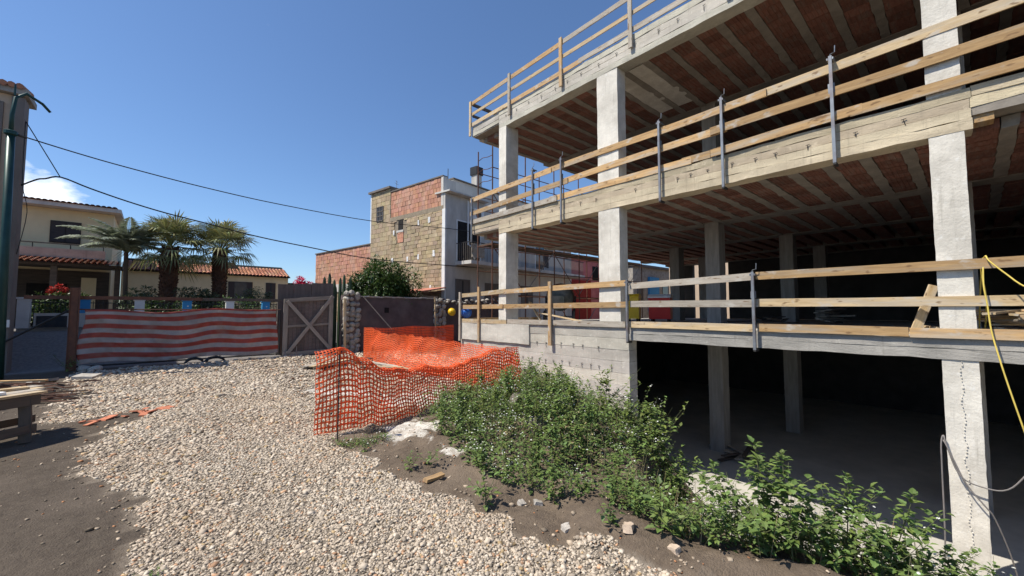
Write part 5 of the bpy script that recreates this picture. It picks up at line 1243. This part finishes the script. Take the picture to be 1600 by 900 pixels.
# the mass covering bank and mound
rr = random.Random(77); spots = []
def zone(n_, fx, fy, kind, smin, smax, label, group, mind=.16):
    c_ = 0; tries = 0
    while c_ < n_ and tries < n_ * 60:
        tries += 1; t = rr.random(); x, y = fx(t, rr), fy(t, rr)
        if any((x - a_) ** 2 + (y - b_) ** 2 < mind * mind for a_, b_ in spots): continue
        spots.append((x, y)); plant(kind, rr.randrange(9), x, y, rr.uniform(smin, smax), label, group, rr.uniform(0, 6.28)); c_ += 1
MOUND = [(3.0, 5.1), (2.72, 4.3), (2.52, 3.4), (2.52, 2.8), (2.6, 2.3), (2.8, 1.95), (3.5, 2.0), (4.3, 2.2), (5.1, 2.45), (6.0, 3.1), (7.0, 3.9), (7.6, 4.5), (7.4, 5.0), (6.4, 5.3), (4.8, 5.5), (3.8, 5.6)]
CREST = [(2.8, 2.0), (2.76, 1.5), (2.9, 1.12), (3.08, .85), (3.3, .45), (3.6, -.1), (3.9, -.9), (5.2, -.9), (4.7, 0), (3.95, .8), (3.6, 1.6), (3.5, 2.2)]
def in_poly(P_, x, y): return bool(poly_mask(P_, np.array([x]), np.array([y]))[0])
def pzone(n_, P_, kind, smin, smax, label, group, mind):
    c_ = 0; tries = 0; X = [p[0] for p in P_]; Y = [p[1] for p in P_]
    while c_ < n_ and tries < n_ * 60:
        tries += 1; x, y = rr.uniform(min(X), max(X)), rr.uniform(min(Y), max(Y))
        if not in_poly(P_, x, y) or any((x - a_) ** 2 + (y - b_) ** 2 < mind * mind for a_, b_ in spots): continue
        spots.append((x, y)); plant(kind, rr.randrange(9), x, y, rr.uniform(smin, smax) * (.55 if P_ is CREST and 1.3 < y < 2.2 else .5 if P_ is MOUND and y < 2.75 and x < 3.9 else .75 if P_ is MOUND and x < 3.3 else 1), label, group, rr.uniform(0, 6.28)); c_ += 1
pzone(22, MOUND, 'dry', .7, 1.2, 'dry straw-coloured weed among the green growth on the mound', 'dry weeds on the mound', .3)
pzone(30, MOUND, 'pale', .7, 1.25, 'paler yellow-green weed among the growth on the mound', 'pale weeds on the mound', .3)
pzone(16, CREST, 'pale', .6, 1.0, 'paler yellow-green weed in the growth on the bank crest', 'pale weeds on the bank crest', .25)
pzone(104, MOUND, 'bushy', .6, 1.25, 'bushy green weed in the dense growth covering the mound', 'weeds on the mound', .22)
pzone(66, CREST, 'bushy', .55, .95, 'bushy weed in the growth along the crest of the bank', 'weeds on the bank crest', .17)
zone(16, lambda t, r: 3.6 + 1.5 * t + r.uniform(-.3, .3), lambda t, r: 5.3 + 1.0 * t + r.uniform(-.3, .35), 'bushy', .45, .8, 'low weed growing along the orange net bottom', 'weeds along the net', .2)
for k, (x, y, s, lb) in enumerate(((2.08, 3.98, .9, 'small weed on the soil below the net corner'), (2.3, 3.95, 1.0, 'rounder small weed right of the net corner'), (2.16, 2.78, 1.35, 'small feathery weed at the gravel edge'), (2.55, 1.82, 1.1, 'small pale weed beside the brown brick lump'), (2.72, 1.5, 1.6, 'low spreading weed at the gravel edge near the bottom'), (2.85, 1.38, 1.5, 'low spreading weed right of the tan brick fragment'), (3.05, 1.05, 1.5, 'small weed on bare soil below the bank plants'), (3.25, .72, 1.4, 'low weed on the bare soil at bottom right'), (3.5, .25, 1.3, 'low weed at the bottom right corner'), (1.95, 4.85, .9, 'low weed under the orange net bottom edge'), (-1.66, 16.3, 2.0, 'leafy weed at the foot of the rusty gate post'), (.05, 3.45, .45, 'tiny dry weed at the left gravel edge'))):
    plant('small', k, x, y, s, lb)
# creeping ground cover, dry stalks and specks of white blossom between them
m = MB(); fl = MB(); dr = MB(); rr = random.Random(5)
def cover(n_, fx, fy, hgt, size):
    for k in range(n_):
        t = rr.random(); x, y = fx(t), fy(t); z = gz1(x, y)
        if x < 3.9 and y < 2.6 and rr.random() < .45: continue
        a_ = rr.uniform(0, 6.283); el = rr.uniform(-.1, .9); d = Vector((math.cos(a_) * math.cos(el), math.sin(a_) * math.cos(el), math.sin(el)))
        m.cur = leafcol(rr, .55, 1.3); s = size * rr.uniform(.6, 1.3); add_leaf(m, Vector((x, y, z + rr.random() ** 1.5 * hgt)), d, Vector((0, 0, 1)), s, s * .6, .25)
        if rr.random() < .05: flower(fl, Vector((x, y, z + hgt * rr.uniform(.6, 1.5))), rr.uniform(.006, .011), rr)
        if rr.random() < .09:
            dr.cur = leafcol(rr); h = rr.uniform(.1, .4); dr.tube([(x, y, z), (x + rr.uniform(-.1, .1), y + rr.uniform(-.1, .1), z + h)], .0025, 3, .001)
def pcover(n_, P_, hgt, size):
    X = [p[0] for p in P_]; Y = [p[1] for p in P_]; c_ = []
    while len(c_) < n_:
        x, y = rr.uniform(min(X), max(X)), rr.uniform(min(Y), max(Y))
        if in_poly(P_, x, y): c_.append((x, y))
    it = iter(c_); cur = [None]
    def fx(t): cur[0] = next(it); return cur[0][0]
    cover(n_, fx, lambda t: cur[0][1], hgt, size)
pcover(10500, MOUND, .18, .052)
pcover(5200, CREST, .18, .048)
cover(2200, lambda t: 3.4 + 2.2 * t + rr.gauss(0, .2), lambda t: 5.4 + .9 * t + rr.gauss(0, .3), .14, .045)
cover(420, lambda t: 1.75 + .6 * t + rr.gauss(0, .04), lambda t: 5.25 - .2 * t + rr.gauss(0, .08), .05, .03)
for cx, cy, n_, sp in ((4.9, 4.0, 240, .30), (5.5, 4.3, 160, .3), (3.9, 4.6, 60, .25), (4.5, 5.4, 90, .3), (5.9, 4.9, 60, .35), (3.4, 3.4, 60, .3)):
    for k in range(n_):
        x, y = rr.gauss(cx, sp), rr.gauss(cy, sp); flower(fl, Vector((x, y, gz1(x, y) + rr.uniform(.18, .46))), rr.uniform(.006, .011), rr)
tag(m.build('ground_cover', 'leaf', colours=True, kind='stuff'), 'creeping green ground cover over the bank and mound', 'ground cover')
tag(fl.build('white_blossoms', 'petal', kind='stuff'), 'tiny white blossoms scattered over the weeds', 'flowers')
tag(dr.build('dry_stalks', 'dry_grass', colours=True, kind='stuff'), 'dry stalks standing between the weeds', 'dry grass')

# ---- palms
def fan_leaf(m, base, d, pet, rad, rr, droop):
    d = d.normalized(); s = d.cross(Vector((0, 0, 1))); s = s.normalized() if s.length > 1e-3 else Vector((1, 0, 0)); n_ = s.cross(d).normalized()
    hub = base + d * pet - Vector((0, 0, 1)) * pet * droop * .4
    m.cur = (.9, .9, .6); m.tube([base, (base + hub) / 2 + n_ * .05, hub], .02, 4, .012)
    N_ = 22
    for k in range(N_):
        a_ = (k / (N_ - 1) - .5) * 2 * 1.95
        dr = (d * math.cos(a_) + s * math.sin(a_)).normalized(); ln = rad * (1 - .25 * abs(a_) / 2) * rr.uniform(.85, 1.08)
        g_ = rr.uniform(.6, 1.5); m.cur = (g_ * rr.uniform(.95, 1.3), g_, g_ * rr.uniform(.7, 1.05))
        sd = dr.cross(n_).normalized(); w = ln * .075
        p1 = hub + dr * ln * .55 + n_ * .02; p2 = hub + dr * ln - Vector((0, 0, 1)) * ln * (.04 + .30 * rr.random() + droop * .45)
        m.add([hub, p1 + sd * w * .5 + n_ * .01, p1 - sd * w * .5 + n_ * .01, p2], [(0, 1, 2), (1, 3, 2)])
def fan_palm(label, x, y, ztop, r, seed, trunk_r=.26):
    rr = random.Random(seed); z0 = gz1(x, y); t_ = thing('fan_palm', label, 'palm tree', (x, y, z0), group='fan palms')
    m = MB(); nz = 16; prof = []
    for k in range(nz + 1):
        t = k / nz; prof.append((trunk_r * (1.15 - .25 * t + .25 * math.exp(-((t - .8) / .2) ** 2)), (ztop - z0) * t))
    m.lathe(prof, 14); m.build('trunk', 'palm_trunk', t_, world_coords=False)
    b = MB()
    for k in range(260):
        t = (k + rr.random()) / 260; a_ = k * 2.4; rad = trunk_r * (1.13 - .25 * t + .25 * math.exp(-((t - .8) / .2) ** 2)); z = (ztop - z0) * t
        d = Vector((math.cos(a_), math.sin(a_), 0)); s = Vector((-d.y, d.x, 0)); p = d * rad * .95 + Vector((0, 0, z)); w = .07; ln = rr.uniform(.09, .17)
        b.add([p + s * w, p - s * w, p + d * ln * .7 + Vector((0, 0, ln)) + s * w * .4, p + d * ln * .7 + Vector((0, 0, ln)) - s * w * .4, p + d * .02 + Vector((0, 0, ln * 1.2))], [(0, 1, 3, 2), (2, 3, 4), (0, 2, 4), (1, 4, 3)])
    b.build('leaf_bases', 'palm_trunk', t_, world_coords=False, kind='stuff')
    m = MB()
    for k in range(46):
        a_ = k * 2.399 + rr.uniform(-.2, .2); e_ = 1.4 - 1.95 * (k / 46) ** 1.15 + rr.uniform(-.12, .12)
        d = Vector((math.cos(a_) * math.cos(e_), math.sin(a_) * math.cos(e_), math.sin(e_)))
        fan_leaf(m, Vector((0, 0, ztop - z0 - .05 + .15 * rr.random())) + Vector((d.x, d.y, 0)) * .08, d, r * rr.uniform(.40, .62), r * rr.uniform(.48, .62), rr, .10 + .35 * (e_ < .1))
    m.build('crown', 'palm_leaf', t_, world_coords=False, colours=True)
fan_palm('left of two fan palms with shaggy brown trunks behind the fence', .50, 26.0, 4.75, 1.85, 1, .30)
fan_palm('right of two fan palms with shaggy brown trunks behind the fence', 2.55, 26.2, 4.85, 1.9, 2, .27)
t_ = thing('feather_palm', 'grey green feather palm with arching fronds before the yellow house', 'palm tree', (-1.0, 25.2, gz1(-1.0, 25.2)))
rr = random.Random(8); m = MB(); m.tube([(0, 0, 0), (.02, 0, 1.4), (-.02, .02, 3.4)], .10, 10, .08); m.build('trunk', 'bark', t_, world_coords=False)
m = MB()
for k in range(34):
    a_ = k * 2.399; e_ = 1.5 - .95 * k / 34; ln = rr.uniform(1.5, 2.1)
    if k == 20: a_ = 2.9; e_ = .75; ln = 2.5
    if k == 21: a_ = 3.2; e_ = .95; ln = 2.5
    h = Vector((math.cos(a_), math.sin(a_), 0)); P_ = []; p = Vector((0, 0, 3.35)); ang = e_
    for i in range(13):
        P_.append(p.copy()); p = p + (h * math.cos(ang) + Vector((0, 0, math.sin(ang)))) * ln / 12; ang -= .085 + .05 * i / 12
    m.cur = (1, 1, .7); m.tube(P_, .018, 4, .004)
    for i in range(2, 13):
        for sgn in (-1, 1):
            for q_ in (0, .2, .4, .6, .8):
                p0 = P_[i - 1].lerp(P_[i], q_); d = (P_[i] - P_[i - 1]).normalized(); s = d.cross(Vector((0, 0, 1))).normalized() * sgn
                l_ = .6 * math.sin(math.pi * (i / 14 + .08)) * rr.uniform(.8, 1.1); g_ = rr.uniform(.6, 1.5); m.cur = (g_, g_, g_ * rr.uniform(.85, 1.2))
                e2 = p0 + (s * .75 + d * .6 + Vector((0, 0, -.25))) * l_
                m.add([p0, p0 + (s + d) * l_ * .3 + d * .028, p0 + (s + d) * l_ * .3 - d * .028, e2], [(0, 1, 2), (1, 3, 2)])
m.build('crown', 'blue_palm_leaf', t_, world_coords=False, colours=True)

# ---- trees and shrubs with leaf-sized faces in clumps
def crown_mesh(rx, rz, n_, leaf, seed, clumps=26, mt='tree_leaf', hollow=.55):
    rr = random.Random(seed); m = MB(); C2 = []
    for k in range(clumps):
        z = rr.uniform(-.75, 1); a_ = rr.uniform(0, 6.283); q_ = math.sqrt(max(0, 1 - z * z)) * rr.uniform(.55, .98)
        C2.append((Vector((math.cos(a_) * q_ * rx, math.sin(a_) * q_ * rx, z * rz * rr.uniform(.7, 1))), rr.uniform(.22, .42) * rx, rr.uniform(.65, 1.25)))
    for k in range(n_):
        c_, r_, tone = rr.choice(C2)
        d = Vector((rr.gauss(0, 1), rr.gauss(0, 1), rr.gauss(0, 1))).normalized(); p = c_ + d * r_ * rr.uniform(hollow, 1.05)
        m.cur = tuple(v * tone for v in leafcol(rr, .65, 1.3)); dd = (d + Vector((rr.uniform(-.8, .8), rr.uniform(-.8, .8), rr.uniform(-.6, .5)))).normalized()
        s = leaf * rr.uniform(.6, 1.2); add_leaf(m, p, dd, Vector((rr.uniform(-.4, .4), rr.uniform(-.4, .4), 1)), s, s * .5, .2)
    return m
def tree(name, label, cat, x, y, zc, rx, rz, n_, leaf, seed, mt='tree_leaf', trunk=.09, clumps=26):
    z0 = gz1(x, y); t_ = thing(name, label, cat, (x, y, z0)); rr = random.Random(seed)
    m = MB(); m.tube([(0, 0, 0), (.05, .03, (zc - z0) * .6), (.02, 0, zc - z0)], trunk, 8, trunk * .5)
    for k in range(7):
        a_ = k * 2.4; m.tube([(.03, .02, (zc - z0) * (.45 + .06 * k)), (math.cos(a_) * rx * .4, math.sin(a_) * rx * .4, zc - z0 + rz * .05 * k), (math.cos(a_) * rx * .75, math.sin(a_) * rx * .75, zc - z0 + rz * (.1 + .08 * k))], trunk * .45, 5, .01)
    m.build('trunk', 'bark', t_, world_coords=False)
    m = crown_mesh(rx, rz, n_, leaf, seed, clumps); m.v = [(a_, b_, c_ + zc - z0) for a_, b_, c_ in m.v]
    m.build('crown', mt, t_, world_coords=False, colours=True)
tree('citrus_tree', 'dense round green tree before the tuff block house', 'tree', 8.0, 18.1, 2.72, 1.5, 1.0, 15000, .15, 31, trunk=.1, clumps=70)
tree('oleander_shrub', 'grey green rounded shrub between the fan palms', 'shrub', 1.45, 24.4, 2.0, .85, .8, 2600, .14, 32, 'shrub_leaf', .04)
tree('oleander_shrub', 'grey green shrub left of the fan palms', 'shrub', -.45, 24.5, 2.0, .7, .75, 2000, .14, 33, 'shrub_leaf', .04)
tree('clipped_shrub', 'domed light green shrub by the low house window', 'shrub', 4.15, 25.2, 2.15, .8, .65, 2600, .10, 34, 'shrub_leaf', .04, 34)
tree('garden_shrub', 'dark leafy shrub behind the first railing bays', 'shrub', -2.7, 23.2, 1.75, .85, .6, 1800, .14, 35, 'tree_leaf', .04)
tree('garden_shrub', 'dark leafy shrub behind the middle railing bays', 'shrub', .4, 23.0, 1.55, 1.0, .5, 1800, .14, 36, 'tree_leaf', .04)
tree('garden_shrub', 'dark leafy shrub behind the right railing bays', 'shrub', 3.1, 23.0, 1.6, 1.1, .5, 1800, .14, 37, 'tree_leaf', .04)
tree('garden_shrub', 'dark evergreen behind the low roof beside the right palm', 'shrub', 4.6, 41.0, 4.2, 1.1, 1.3, 1600, .2, 38, 'tree_leaf', .1)
tree('bougainvillea', 'magenta flowering bush above the dark board screen', 'shrub', 4.75, 18.8, 2.75, .42, .30, 900, .11, 39, 'magenta_petal', .03, 12)
tree('flowering_shrub', 'red flowered shrub in front of the yellow house porch', 'shrub', -2.85, 23.6, 2.45, .24, .2, 300, .10, 40, 'red_petal', .03, 10)
t_ = thing('column_cactus', 'cluster of tall column cactus stems beside the stone pier', 'cactus', (5.7, 17.4, 0))
for k, (x, y, z1, lean) in enumerate(((5.15, 17.3, 3.05, .0), (5.36, 17.4, 3.22, .02), (5.52, 17.25, 2.95, .0), (5.78, 17.4, 3.05, .03), (5.95, 17.5, 3.2, .05), (6.1, 17.4, 3.1, .12), (5.65, 17.5, 2.7, 0))):
    m = MB(); n_ = 12; P_ = [(x + lean * t, y, z1 * t) for t in (0, .3, .6, .9, .97, 1)]; m.tube(P_, [.07, .075, .075, .07, .05, .01], n_)
    for i in range(len(P_)):
        for j in range(0, n_, 2):
            c_ = Vector(P_[i]); v = Vector(m.v[i * n_ + j]); m.v[i * n_ + j] = tuple(c_ + (v - c_) * .72)
    m.build('stem', 'cactus', t_)
